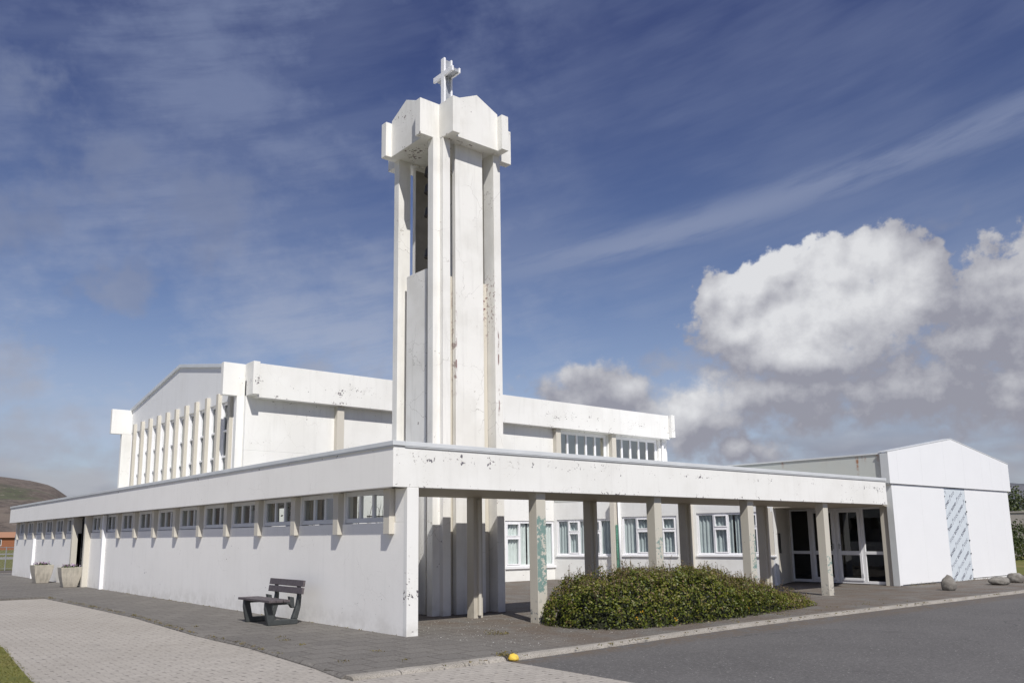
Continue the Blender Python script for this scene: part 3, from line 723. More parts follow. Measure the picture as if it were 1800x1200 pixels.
for a0, b0 in zip(js, js[1:]): MB().box(a0 + .0035, b0 - .0035, YF, YF + .03, .06, 3.15).build('wall_panel', M['clad'], an, bevel=.002)
def gz(x): return 4.16 + (4.862 - 4.16) * (x - 18.86) / (23.6 - 18.86) if x < 23.6 else 4.862 - (4.862 - 4.21) * (x - 23.6) / (28.55 - 23.6)
js = [18.86, 19.44, 21.13, 22.9, 23.6, 24.46, 26.0, 26.8, 27.79, 28.55]
for a0, b0 in zip(js, js[1:]):
    e0_ = .003 if b0 != 23.6 else 0; s0_ = .003 if a0 != 23.6 else 0
    MB().prism([(a0 + s0_, 3.165), (b0 - e0_, 3.165), (b0 - e0_, gz(b0 - e0_)), (a0 + s0_, gz(a0 + s0_))], 'y', YF - .05, YF + .019).build('gable_panel', M['clad'], an)
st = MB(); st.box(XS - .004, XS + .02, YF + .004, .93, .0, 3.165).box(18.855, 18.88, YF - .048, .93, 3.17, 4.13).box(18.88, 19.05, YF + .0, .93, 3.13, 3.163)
st.build('cladding_return', M['clad_shaded'], an, bevel=.004)
MB().box(22.77, 24.43, YF + .012, YF + .026, -.04, 3.14).build('bare_sheeting', M['membrane'], an)
fd = MB(); fd.box(XS + .1, 28.3, YF + .05, YF + .3, -.1, .05).box(24.5, 28.25, YF - .03, YF + .1, -.1, .035); fd.build('foundation', M['court'], an)
rp = MB(); rp.prism([(18.84, 4.155), (23.6, 4.862), (28.57, 4.21), (28.57, 4.235), (23.6, 4.89), (18.84, 4.18)], 'y', YF - .06, YF + .24).box(19.12, 28.33, YF + .24, 13, 3.9, 4.05); rp.build('roof', M['cap'], an)
sd = MB(); sd.box(18.95, 19.1, .935, 13, 3.1, 4.10).build('side_fascia', M['grey'], an, bevel=.006)
MB().box(18.92, 19.12, .935, 13, 4.103, 4.15).build('side_capping', M['cap'], an)
sw_ = MB(); sw_.box(19.08, 19.3, .93, 1.19, 0, 3.1).box(19.1, 19.3, 1.19, 13, 2.46, 3.1).box(19.1, 19.3, 4.46, 13, 0, 2.46); sw_.build('side_wall', M['beige'], an)
# entrance doors, facing left
xd = frame_xf((19.2, 4.455), (0, -1), (-1, 0))
def leaf(u0, u1, door):
    f = MB(xd); fr = .055 if not door else .05
    z0, z1 = .02, 2.455
    f.box(u0, u1, -.07, 0, z0, z0 + .09).box(u0, u1, -.07, 0, z1 - .06, z1).box(u0, u0 + fr, -.07, 0, z0 + .09, z1 - .06).box(u1 - fr, u1, -.07, 0, z0 + .09, z1 - .06)
    a0, b0 = u0 + fr, u1 - fr; q0, q1 = z0 + .09, z1 - .06; panes = []
    if door:
        s = .085
        f.box(a0 + .004, a0 + s, -.06, .022, q0 + .004, q1 - .004).box(b0 - s, b0 - .004, -.06, .022, q0 + .004, q1 - .004).box(a0 + s, b0 - s, -.06, .022, q0 + .004, q0 + s).box(a0 + s, b0 - s, -.06, .022, q1 - s, q1 - .004)
        f.box(a0 + s, b0 - s, -.06, .022, .93, 1.06); panes = [(a0 + s, b0 - s, q0 + s, .93), (a0 + s, b0 - s, 1.06, q1 - s)]
    else:
        f.box(a0, b0, -.07, 0, .95, 1.05); panes = [(a0, b0, q0, .95), (a0, b0, 1.05, q1)]
    o = f.build('door' if door else 'side_light', M['pvc'], an, bevel=.006)
    for (l, r, z_, y_) in panes: pane(xd, l, r, -.04, z_, y_, 'glassd', o)
    if door:
        hd = MB(xd); uh = a0 + .05 if door == 'l' else b0 - .05; s_ = 1 if door == 'l' else -1
        hd.box(uh - .018, uh + .018, .022, .03, 1.12, 1.30).tube((uh, .03, 1.25), (uh, .07, 1.25), .01).tube((uh, .07, 1.25), (uh + s_ * .12, .07, 1.25), .010); hd.build('handle', M['steel'], o)
        hg = MB(xd); uh = b0 if door == 'l' else a0
        for z in (.25, 1.2, 2.2): hg.tube((uh, .03, z), (uh, .03, z + .11), .014)
        hg.build('hinge', M['pvc'], o)
leaf(.0, .745, None); leaf(.75, 1.66, 'r'); leaf(1.665, 2.57, 'l'); leaf(2.575, 3.26, None)
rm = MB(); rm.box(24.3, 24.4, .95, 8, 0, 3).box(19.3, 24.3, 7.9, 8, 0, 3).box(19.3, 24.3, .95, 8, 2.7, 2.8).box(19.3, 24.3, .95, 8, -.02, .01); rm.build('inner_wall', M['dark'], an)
# printing on the sheeting: diagonal repeated words and arrows
fc = bpy.data.curves.new('lettering_source', 'FONT'); fc.size = 1
tmp = bpy.data.objects.new('lettering_source', fc); col.objects.link(tmp)
dg = bpy.context.evaluated_depsgraph_get
def text_mesh(ch):
    fc.body = ch; dgx = dg(); dgx.update(); m_ = tmp.evaluated_get(dgx).to_mesh()
    v_ = [tuple(q.co) for q in m_.vertices]; f_ = [tuple(p.vertices) for p in m_.polygons]
    w_ = max((q[0] for q in v_), default=.5); tmp.evaluated_get(dgx).to_mesh_clear(); return v_, f_, w_
glyph = {c: text_mesh(c) for c in 'STOCBND'}
col.objects.unlink(tmp); bpy.data.objects.remove(tmp)
ink = MB(); V1 = Vector((1.02, .67)); V2 = Vector((.535, -.068)); ang = math.atan2(V1.y, V1.x); ex_ = V1.normalized(); ey_ = Vector((-ex_.y, ex_.x))
size = .150
def clear(pts): return all(22.785 < p.x < 24.415 and -.02 < p.y < 3.11 for p in pts)
for i in range(-8, 9):
    for j in range(-12, 13):
        base = Vector((22.859, 2.07)) + V1 * i + V2 * j
        pen = 0
        for ch in 'STOC BOND':
            if ch == ' ': pen += .055; continue
            v_, f_, w_ = glyph[ch]
            P = [base + ex_ * (pen + q[0] * size) + ey_ * (q[1] * size) for q in v_]
            if clear(P):
                ink.add([(p.x, YF + .0085, p.y) for p in P], f_)
                if ch in 'BOND' and pen > .42: ink.add([(p.x + .006, YF + .0075, p.y + .002) for p in P], f_)
            pen += w_ * size + .019
        ar = base + V1 * .875 + Vector((.0, -.02)); 
        P = [ar + Vector(q) for q in ((-.008, 0), (.008, 0), (.008, .14), (.035, .14), (0, .22), (-.035, .14), (-.008, .14))]
        if clear(P): ink.add([(p.x, YF + .0085, p.y) for p in P], [tuple(range(7))])
ink.build('printed_lettering', M['ink'], an)
nl = MB()
for z in (.35, .9, 1.35, 1.9, 2.35, 2.7): nl.tube((24.43, YF - .02, z), (24.43, YF + .01, z), .022, n=6)
for z in (1.75, 2.1, 2.45, 2.85): nl.tube((22.79, YF - .01, z), (22.79, YF + .012, z), .02, n=6)
nl.build('nails', M['black'], an)

# ------------------------------------------------------------------ bench
bench = thing('park_bench', 'dark purple-brown plastic plank bench against the white side wall', 'bench', (-.40, 3.72, 0), 0)
# local: y along the wall, x towards the wall
for s_, yy in (('a', -.52), ('b', .46)):
    f = MB(); 
    leg = [(-.27, 0), (.33, 0), (.33, .10), (-.15, .10), (-.21, .37), (.15, .37), (.20, .30), (.26, .30), (.24, .50), (.14, .52), (.16, .425), (-.33, .425), (-.335, .30), (-.30, .12)]
    f.prism(leg, 'y', yy, yy + .09)
    back = [(.21, .10), (.33, .10), (.385, .30), (.40, .50), (.375, .78), (.325, .78), (.33, .52), (.30, .34)]
    f.prism(back, 'y', yy + .002, yy + .088)
    f.build('side_frame', M['frame'], bench, local=True, bevel=.012)
    g_ = MB(); g_.prism([(.02, .47), (.10, .47), (.155, .52), (.16, .66), (.08, .66)], 'y', yy + .01, yy + .08)
for i, x0 in enumerate((-.36, -.215, -.07, .075)):
    if i == 3: continue
    MB().box(x0, x0 + .135, -.72, .72, .428, .472).build('seat_plank', M['plank'], bench, local=True, bevel=.006)
tl = Matrix.Translation((.305, 0, .56)) @ Matrix.Rotation(R(9), 4, 'Y')
MB(tl).box(-.025, .018, -.74, .74, .0, .12).build('back_plank', M['plank'], bench, local=True, bevel=.006)
MB(tl).box(-.025, .018, -.74, .74, .138, .258).build('back_plank', M['plank'], bench, local=True, bevel=.006)

# ------------------------------------------------------------------ planters with flowers
def make_planter(loc, lb):
    p = thing('planter', lb, 'planter', loc, R(3), 'concrete planters by the entrance')
    b = MB(); n = 8; prof = [(0, .215), (.18, .265), (.36, .305), (.54, .335), (.68, .35)]
    ring = lambda h, r: [(-r, -r, h), (r, -r, h), (r, r, h), (-r, r, h)]
    vs = []
    for h, r in prof: vs += ring(h, r)
    vs += ring(.68, .30) + ring(.60, .29)
    m_ = len(vs) // 4; fs = [(k * 4 + i, k * 4 + (i + 1) % 4, (k + 1) * 4 + (i + 1) % 4, (k + 1) * 4 + i) for k in range(m_ - 1) for i in range(4)] + [(3, 2, 1, 0)]
    b.add(vs, fs); b.build('pot', M['pot'], p, local=True, bevel=.012)
    MB().box(-.29, .29, -.29, .29, .55, .63).build('soil', M['soil'], p, local=True); return p
def leafmat(name, cols, rough=.45, trans=.25):
    m, t, b = mat(name)
    at = t.n('ShaderNodeAttribute'); at.attribute_name = 'tint'
    r = t.n('ShaderNodeValToRGB'); el = r.color_ramp.elements
    while len(el) < len(cols): el.new(.5)
    for i, c in enumerate(cols): el[i].position = i / (len(cols) - 1); el[i].color = (*c, 1)
    t.put(r.inputs[0], at.outputs['Fac'])
    t.put(b.inputs['Base Color'], r.outputs[0]); b.inputs['Roughness'].default_value = rough
    if trans:
        tr = t.n('ShaderNodeBsdfTranslucent'); t.put(tr.inputs[0], r.outputs[0]); mx = t.n('ShaderNodeMixShader'); mx.inputs[0].default_value = trans
        t.put(mx.inputs[1], b.outputs[0]); t.put(mx.inputs[2], tr.outputs[0]); t.put(t.t.nodes['Material Output'].inputs[0], mx.outputs[0])
    return m
def leaves(name, P, size, tint, m, parent=None, normals=None, local=False, aspect=.55):
    """many small bent leaf faces; P (n,3), size (n,), tint (n,)"""
    n = len(P)
    d = rng.normal(size=(n, 3)); 
    if normals is not None: d = d * .75 + normals
    d /= np.linalg.norm(d, axis=1)[:, None]
    a = np.cross(d, rng.normal(size=(n, 3))); a /= np.linalg.norm(a, axis=1)[:, None]; b = np.cross(d, a)
    L = size[:, None]; W = L * aspect
    v = np.empty((n, 5, 3))
    v[:, 0] = P - a * L * .5; v[:, 1] = P + b * W * .5 + d * L * .06; v[:, 2] = P + a * L * .5 ; v[:, 3] = P - b * W * .5 + d * L * .06; v[:, 4] = P
    if parent is not None and not local: v -= np.array(origin(parent))
    me = bpy.data.meshes.new(name); me.vertices.add(n * 4); me.vertices.foreach_set('co', v[:, :4].reshape(-1))
    me.loops.add(n * 4); me.loops.foreach_set('vertex_index', np.arange(n * 4, dtype=np.int32))
    me.polygons.add(n); me.polygons.foreach_set('loop_start', np.arange(0, n * 4, 4, dtype=np.int32))
    me.polygons.foreach_set('loop_total', np.full(n, 4, dtype=np.int32))
    me.update(calc_edges=True); me.validate()
    at = me.attributes.new('tint', 'FLOAT', 'FACE'); at.data.foreach_set('value', np.clip(tint, 0, 1).astype(np.float32))
    me.materials.append(m); o = bpy.data.objects.new(name, me); col.objects.link(o)
    if parent is not None: o.parent = parent
    return o
M['shrubleaf'] = leafmat('shrub_leaf', [(.012, .016, .003), (.045, .064, .006), (.115, .145, .014), (.195, .20, .026), (.20, .135, .075), (.29, .22, .12)], .50, .28)
M['petal'] = leafmat('petal', [(.30, .12, .34), (.55, .40, .62), (.75, .72, .70), (.32, .08, .22), (.8, .78, .72)], .6, .3)
M['flowerleaf'] = leafmat('flower_leaf', [(.05, .08, .02), (.10, .14, .05), (.20, .24, .16)], .5, .2)
for i, (loc, lb, lf) in enumerate((((-.30, 24.5, 0), 'square tapered concrete planter, the farther of two on the pavement', 'low clump of white and dark flowers in the farther planter'),
                                   ((-.20, 20.5, 0), 'square tapered concrete planter beside the dark entrance door', 'low clump of purple and white flowers in the planter by the door'))):
    if i == 0: pl0 = make_planter(loc, lb)
    else:
        q = copy_tree(pl0); q.location = loc; q['label'] = lb; q.rotation_euler = (0, 0, R(-2))
    ft = thing('flower_clump', lf, 'flowers', (loc[0], loc[1], .63), 0, 'flowers in the planters')
    n = 260; P = rng.normal(size=(n, 3)) * np.array((.13, .13, .05)); P[:, 2] = np.abs(P[:, 2]) + .02
    P[:, :2] = np.clip(P[:, :2], -.3, .3)
    leaves('foliage', P, rng.uniform(.04, .10, n), rng.random(n), M['flowerleaf'], ft, local=True)
    n = 130; P = rng.normal(size=(n, 3)) * np.array((.12, .12, .03)); P[:, 2] = np.abs(P[:, 2]) + .09
    P[:, :2] = np.clip(P[:, :2], -.3, .3)
    leaves('blossoms', P, rng.uniform(.04, .07, n), rng.random(n) * (.7 if i else 1), M['petal'], ft, local=True, aspect=.9)
    s_ = MB()
    for k in range(10):
        a_ = rng.random() * 6.3; s_.tube((0, 0, -.02), (.28 * math.cos(a_), .28 * math.sin(a_), .06 + .12 * rng.random()), .006, .003, 5)
    s_.build('stems', M['soil'], ft, local=True)

n = 420; P = rng.normal(size=(n, 3)) * np.array((.16, .42, .26)) + np.array((0, 0, .95))
leaves('foliage', P, rng.uniform(.04, .09, n), rng.random(n), M['flowerleaf'], hp_, local=True)
# ------------------------------------------------------------------ shrub
def shrub_h(x, y):
    u = (x - 7.0) / 3.95
    spine = np.interp(x, [3.08, 3.2, 3.45, 3.8, 4.4, 5.3, 6.2, 7.4, 8.3, 9.2, 10.2, 10.9], [.0, .46, .66, .80, .87, .90, .87, .79, .60, .44, .25, .0])
    yc = np.interp(x, [3, 5, 8, 11], [-.72, -.85, -.85, -1.0]); wid = np.interp(x, [3.08, 3.3, 3.7, 4.5, 7, 9.5, 11], [.35, .75, 1.0, 1.12, 1.0, .62, .2])
    v = np.clip(1 - np.abs((y - yc) / wid) ** 3.2, 0, 1) ** .40
    return spine * v
shrub = thing('shrub', 'broad low green and reddish shrub spreading in front of the colonnade columns', 'shrub', (6.8, -.8, 0))
gx = np.linspace(2.6, 11.3, 88); gy = np.linspace(-2.5, .9, 35)
lat = np.array([[mnoise.fractal(Vector((a * 1.9, b * 1.9, 1.7)), .8, 2, 4) for b in gy] for a in gx])
def latv(x, y):
    fx = (x - gx[0]) / (gx[1] - gx[0]); fy = (y - gy[0]) / (gy[1] - gy[0]); i = np.clip(fx.astype(int), 0, 86); j = np.clip(fy.astype(int), 0, 33); a = fx - i; b = fy - j
    return lat[i, j] * (1 - a) * (1 - b) + lat[i + 1, j] * a * (1 - b) + lat[i, j + 1] * (1 - a) * b + lat[i + 1, j + 1] * a * b
N = 900000
xx = rng.uniform(2.85, 10.9, N); yy = rng.uniform(-2.15, .5, N); zz = rng.uniform(0, 1.15, N)
hh = shrub_h(xx, yy); lv = latv(xx, yy); hs = hh * (1 + .34 * lv)
hx = (shrub_h(xx + .1, yy) - shrub_h(xx - .1, yy)) / .2; hy = (shrub_h(xx, yy + .1) - shrub_h(xx, yy - .1)) / .2
dsurf = (hs - zz) / np.sqrt(1 + hx ** 2 + hy ** 2)
kp = (hh > .03) & (dsurf > -.02) & (dsurf < .24) & (rng.random(N) < .62 - np.abs(dsurf) * 2.2)
xx, yy, zz, dsurf, lv, hx, hy = [q[kp] for q in (xx, yy, zz, dsurf, lv, hx, hy)]
clump = np.array([mnoise.noise(Vector((a * 6.5, b * 6.5, c * 6.5))) + .5 * mnoise.noise(Vector((a * 15, b * 15, c * 15))) for a, b, c in zip(xx, yy, zz)])
kp = (clump > -.16) | (dsurf > .13); xx, yy, zz, dsurf, lv, hx, hy, clump = [q[kp] for q in (xx, yy, zz, dsurf, lv, hx, hy, clump)]
P = np.stack([xx, yy, np.maximum(zz, .015)], 1) + rng.normal(size=(len(xx), 3)) * np.array((.015, .015, .006))
nrm = np.stack([-hx, -hy, np.ones_like(hx)], 1); nrm /= np.linalg.norm(nrm, axis=1)[:, None]
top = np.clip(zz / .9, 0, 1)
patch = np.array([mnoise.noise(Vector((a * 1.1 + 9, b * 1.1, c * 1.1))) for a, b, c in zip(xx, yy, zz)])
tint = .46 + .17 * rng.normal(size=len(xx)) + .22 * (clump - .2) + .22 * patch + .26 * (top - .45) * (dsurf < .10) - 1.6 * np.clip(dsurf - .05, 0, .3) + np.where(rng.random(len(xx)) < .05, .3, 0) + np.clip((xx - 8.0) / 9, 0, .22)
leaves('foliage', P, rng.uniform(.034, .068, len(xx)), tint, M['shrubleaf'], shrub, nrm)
# loose shoots above the crown
sp, st_ = [], MB()
for k in range(900):
    x_ = rng.uniform(3.3, 10.6); y_ = rng.uniform(-1.7, .2); h_ = float(shrub_h(np.array([x_]), np.array([y_]))[0])
    if h_ < .12: continue
    z_ = h_ * (1 + .34 * float(latv(np.array([x_]), np.array([y_]))[0])); L_ = rng.uniform(.05, .17) * (1.8 if rng.random() < .14 else 1); dx, dy = rng.normal(size=2) * .25
    st_.tube((x_, y_, z_ - .12), (x_ + dx * L_, y_ + dy * L_, z_ + L_), .0035, .002, 4)
    for q in range(6):
        t_ = rng.uniform(.3, 1.05); sp.append((x_ + dx * L_ * t_ + rng.normal() * .015, y_ + dy * L_ * t_ + rng.normal() * .015, z_ + L_ * t_))
st_.build('twigs', plain('twig_bark', (.10, .065, .05), .8), shrub, kind='stuff')
sp = np.array(sp); leaves('shoot_leaves', sp, rng.uniform(.018, .036, len(sp)), .76 + .16 * rng.normal(size=len(sp)), M['shrubleaf'], shrub)
# dark sheet that blocks see-through; the crown's inner shade put into its colour
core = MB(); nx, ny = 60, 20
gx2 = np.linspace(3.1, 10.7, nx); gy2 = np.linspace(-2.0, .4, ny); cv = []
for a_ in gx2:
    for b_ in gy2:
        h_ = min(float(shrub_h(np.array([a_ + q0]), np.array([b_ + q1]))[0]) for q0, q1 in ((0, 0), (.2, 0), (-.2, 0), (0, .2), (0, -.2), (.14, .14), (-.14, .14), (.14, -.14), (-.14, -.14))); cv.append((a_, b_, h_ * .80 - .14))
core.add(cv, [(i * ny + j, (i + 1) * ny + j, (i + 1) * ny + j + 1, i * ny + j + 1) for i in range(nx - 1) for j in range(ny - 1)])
core.build('inner_shade_core', plain('shrub_shade', (.014, .016, .006), .95, .3, 20), shrub, smooth=True)
yf = np.array([(3.9, -1.93, .30), (3.75, -1.93, .20), (4.7, -2.0, .14), (7.1, -1.9, .18), (5.9, -1.2, .8)]); yf = np.repeat(yf, 5, 0) + rng.normal(size=(25, 3)) * .012
leaves('blossoms', yf, np.full(25, .028), np.full(25, .5), leafmat('yellow_petal', [(.7, .38, .02), (.75, .42, .03)], .6, .2), shrub, aspect=.9)

# weeds and moss along the joints
wp = []
def weed(x, y, n, r, h):
    for k in range(n): wp.append((x + rng.normal() * r, y + rng.normal() * r, abs(rng.normal()) * h + .005))
weed(1.55, -.72, 130, .08, .03); weed(1.75, -.78, 60, .06, .02); weed(.05, -2.78, 200, .07, .025)
for k in range(60):
    t_ = rng.random(); y_ = -1 + 16 * t_ ** 1.2; weed(np.interp(y_, [q[1] for q in ep], [q[0] for q in ep]) - .12 + rng.normal() * .02, y_, 14, .03, .012)
for k in range(70): x_ = rng.uniform(-2.2, 20); weed(x_, float(np.interp(x_, [q[0] for q in kpts], [q[1] for q in kpts])) - .22, 9, .02, .008)
for k in range(40): weed(rng.uniform(5, 14), rng.uniform(-2.3, -1.6), 7, .05, .012)
for (x_, y_) in ((-1.3, 1.3), (-1.45, .9), (-1.5, .2), (-1.0, -1.2), (-1.9, -1.8), (-1.75, 4.0), (-1.2, -2.2)): weed(x_, y_, 26, .05, .012)
for k in range(50): y_ = rng.uniform(0, 18); weed(.24, y_, 5, .02, .006)
for k in range(40): x_ = rng.uniform(19.2, 28); weed(x_, .55 + rng.normal() * .1, 12, .05, .03)
wp = np.array(wp)
o = leaves('weeds', wp, rng.uniform(.012, .035, len(wp)), rng.random(len(wp)), leafmat('weed_leaf', [(.10, .065, .03), (.16, .12, .04), (.13, .13, .035), (.22, .16, .06)], .7, .1))
tag(o, 'dry moss and weeds growing in the paving joints', 'weeds', kind='stuff')
fp = np.stack([np.abs(rng.normal(size=700)) * 2.2 + .5, rng.uniform(-2.3, 1.8, 700), np.full(700, .006)], 1)
o = leaves('paint_flakes', fp, rng.uniform(.008, .035, 700) , rng.random(700), leafmat('paint_flake', [(.6, .58, .53), (.78, .77, .74)], .6, 0), normals=np.tile((0, 0, 6.0), (700, 1)))
tag(o, 'white paint flakes scattered on the paving under the colonnade', 'litter', kind='stuff')
n = 9000; gp = np.stack([rng.uniform(-7.5, -5.0, n), rng.uniform(-2, 5, n), np.zeros(n)], 1)
gp = gp[gp[:, 0] < np.interp(gp[:, 1], [-2, -.6, 1.5, 3.3, 4.6, 5.6], [-5.4, -5.33, -5.15, -5.0, -5.4, -6.6])]; gp[:, 2] = rng.uniform(-.02, .03, len(gp))
o = leaves('grass', gp, rng.uniform(.03, .07, len(gp)), rng.random(len(gp)), leafmat('grass_blade', [(.09, .10, .015), (.16, .155, .025), (.22, .19, .05)], .6, .25), aspect=.12)
tag(o, 'short rough grass on the verge at the yard edge', 'grass', kind='stuff')

# ------------------------------------------------------------------ rocks
def rock(name, lb, cat, loc, dims, seed, m, group=None, taper=0, flat=0):
    vs, fs = [], []; nu, nv = 28, 16
    for j in range(nv + 1):
        th = math.pi * j / nv
        for i in range(nu):
            ph = 2 * math.pi * i / nu; d = Vector((math.sin(th) * math.cos(ph), math.sin(th) * math.sin(ph), math.cos(th)))
            d = Vector([math.copysign(abs(q) ** .82, q) for q in d])
            k = 1 + .16 * mnoise.fractal(d * 1.1 + Vector((seed, 0, 0)), .7, 2, 4) + .03 * mnoise.noise(d * 5 + Vector((seed, 3, 0)))
            p = d * k; s_ = 1 - taper * max(0, p.z); vs.append((p.x * dims[0] * s_, p.y * dims[1] * s_, max(p.z * dims[2] + dims[2] * .8, -.02)))
    for j in range(nv):
        for i in range(nu): fs.append((j * nu + i, j * nu + (i + 1) % nu, (j + 1) * nu + (i + 1) % nu, (j + 1) * nu + i))
    o = MB().add(vs, fs).build(name, m, smooth=True); o.location = loc
    return tag(o, lb, cat, group)
rock('boulder', 'upright grey boulder in front of the printed sheeting strip', 'rock', (18.08, -1.1, 0), (.215, .18, .235), 1, M['stone'], 'boulders beside the annex', .34)
rock('boulder', 'long flat grey boulder lying before the panels, middle of three', 'rock', (21.9, -1.0, 0), (.42, .25, .13), 6, M['stone'], 'boulders beside the annex')
rock('boulder', 'rounded grey boulder by the right corner of the annex', 'rock', (23.45, -.95, 0), (.25, .22, .17), 9, M['stone'], 'boulders beside the annex')
rock('marker_stone', 'bright yellow painted stone sitting in the kerb gap', 'stone', (.07, -2.93, -.05), (.075, .065, .052), 4, M['yellow'], None, .3)

# ------------------------------------------------------------------ far left: fence and house
fe = thing('mesh_fence', 'wire mesh fence with thin steel posts beyond the far end of the wing', 'fence', (-10, 43, 0))
for i in range(22):
    MB().tube((2.4 - 1.0 * i * 2.4 + (0 if i else -.9), 43, -.1), (2.4 - 2.4 * i + (0 if i else -.9), 43, 1.28), .03, n=6).build('post', M['steel'], fe)
rl = MB().tube((3.5, 43, 1.24), (-50, 43, 1.24), .02, n=5).tube((3.5, 43, .05), (-50, 43, .05), .018, n=5).build('rail', M['steel'], fe)
ms = MB()
for k in range(330):
    x_ = 3.4 - k * .16
    ms.tube((x_, 43.02, .05), (x_ - 1.19, 43.02, 1.24), .0045, n=3).tube((x_ - 1.19, 43.04, .05), (x_, 43.04, 1.24), .0045, n=3)
ms.build('wire_mesh', M['steel'], fe)
def house(loc, w_, d_, wallm, roofm, lb):
    h = thing('house', lb, 'house', loc, R(8), 'houses beyond the fence')
    MB().box(-w_ / 2, w_ / 2, -d_ / 2, d_ / 2, -.3, 2.3).build('wall', wallm, h, local=True)
    MB().prism([(-d_ / 2 - .4, 2.25), (0, 3.35), (d_ / 2 + .4, 2.25)], 'x', -w_ / 2 - .4, w_ / 2 + .4).build('roof', roofm, h, local=True)
    for k in range(4):
        x_ = -w_ / 2 + w_ * (k + .5) / 4
        f = MB().box(x_ - .7, x_ + .7, -d_ / 2 - .06, -d_ / 2 - .003, .7, 1.9).build('window', M['pvc'], h, local=True)
        MB().box(x_ - .6, x_ + .6, -d_ / 2 - .08, -d_ / 2 - .062, .8, 1.8).build('pane', M['dark'], f, local=True)
house((22.5, 176, 0), 16, 9, plain('brick_red_wall', (.30, .12, .06), .8), plain('orange_roof_sheet', (.40, .21, .12), .6), 'low house with an orange roof and brick red wall beyond the fence')
house((3, 190, 0), 14, 9, plain('green_wall', (.10, .2, .17), .8), plain('green_roof_sheet', (.12, .26, .22), .6), 'low house with a green roof at the far left edge')

# ------------------------------------------------------------------ right background: wall, hedge, trees
gw = MB(); gw.box(57, 57.3, -6, 40, -.1, 2.95).box(56.95, 57.35, -6, 40, 2.953, 3.05)
tag(gw.build('garden_wall', plain('beige_render', (.46, .42, .38), .9)), 'plain beige garden wall between hedge and trees beyond the annex', 'wall')
M['hedge'] = leafmat('hedge_leaf', [(.025, .040, .010), (.05, .072, .018), (.09, .11, .03), (.14, .13, .04)], .5, .2)
def crown(parent, c, r, n, m, sz, name='crown', tbias=0):
    Q = rng.normal(size=(n, 3)); Q /= np.linalg.norm(Q, axis=1)[:, None]; k = rng.random(n) ** .45
    lum = np.array([mnoise.noise(Vector(q * 2.2) + Vector(c)) for q in Q.tolist()]) if False else np.array([mnoise.noise(Vector((q[0] * 2.3 + c[0], q[1] * 2.3, q[2] * 2.3))) for q in Q])
    P_ = Q * (k * (1 + .35 * lum))[:, None] * np.array(r) + np.array(c)
    cl = np.array([mnoise.noise(Vector((q[0] * 1.7, q[1] * 1.7, q[2] * 1.7))) for q in P_])
    kp_ = cl > -.18; P_, Q, cl, k = P_[kp_], Q[kp_], cl[kp_], k[kp_]
    return leaves(name, P_, rng.uniform(*sz, len(P_)), .3 + .35 * cl + .15 * rng.normal(size=len(P_)) + tbias, m, parent, Q)
for (x_, y_, h_, r_, lb) in ((47.6, 8.2, 2.45, 1.5, 'dense dark green bush right beside the annex corner'), (50.5, 7.0, 2.2, 1.7, 'yellowish green bush at the right edge below the wall'), (53.5, 5.0, 2.4, 1.8, 'dark green bush farther right below the wall')):
    b = thing('bush', lb, 'bush', (x_, y_, 0), 0, 'bushes before the garden wall')
    crown(b, (x_, y_, h_ * .5), (r_, r_, h_ * .58), 5200, M['hedge'], (.10, .2), 'foliage', .12 if x_ == 50.5 else 0)
    tk = MB()
    for k in range(5): tk.tube((x_, y_, 0), (x_ + rng.normal() * .5, y_ + rng.normal() * .5, h_ * .7), .05, .02, 5)
    tk.build('stems', M['soil'], b)
for (x_, y_, h_, lb) in ((61.0, 12.6, 5.0, 'round dark tree rising above the garden wall by the annex corner'), (62, 8.6, 4.7, 'second tree above the garden wall, at the picture edge'), (61.5, 3.5, 5.2, 'tree above the near end of the garden wall')):
    b = thing('tree', lb, 'tree', (x_, y_, 0), 0, 'trees behind the garden wall')
    tk = MB(); tk.tube((x_, y_, 0), (x_, y_, h_ * .6), .16, .08, 8)
    for k in range(6): tk.tube((x_, y_, h_ * .4), (x_ + rng.normal() * 1.0, y_ + rng.normal() * 1.0, h_ * .8), .06, .02, 5)
    tk.build('trunk', plain('bark', (.10, .075, .055), .9), b); crown(b, (x_, y_, h_ * .68), (2.1, 2.1, h_ * .36), 6000, M['hedge'], (.12, .26), 'crown', .05)

# ------------------------------------------------------------------ light
sun_dir = Vector((.36, .84, -1.0)).normalized()
sd_ = bpy.data.lights.new('sun', 'SUN'); sd_.energy = 4.4; sd_.angle = R(.53); sd_.color = (1, .965, .90)
so = bpy.data.objects.new('sun', sd_); col.objects.link(so); so.rotation_euler = sun_dir.to_track_quat('-Z', 'Y').to_euler()
so.location = (-10, -20, 30)
el_sun = math.asin(-sun_dir.z); az_sun = math.atan2(-sun_dir.x, -sun_dir.y)
W = bpy.data.worlds.new('World'); scene.world = W; W.use_nodes = True
t = NT(W.node_tree); bg = W.node_tree.nodes['Background']
sky = t.n('ShaderNodeTexSky', sky_type='NISHITA'); sky.sun_disc = False; sky.sun_elevation = el_sun; sky.sun_rotation = az_sun
sky.altitude = 0; sky.air_density = 1.0; sky.dust_density = .6; sky.ozone_density = 2.5
d = t.v('NORMALIZE', t.n('ShaderNodeTexCoord').outputs['Generated'])
dx, dy, dz = t.sep(d)
az = t.m('MULTIPLY', t.m('ARCTAN2', dx, dy), 180 / math.pi); el = t.m('MULTIPLY', t.m('ARCSINE', dz), 180 / math.pi)
p = t.comb(az, el, 0)
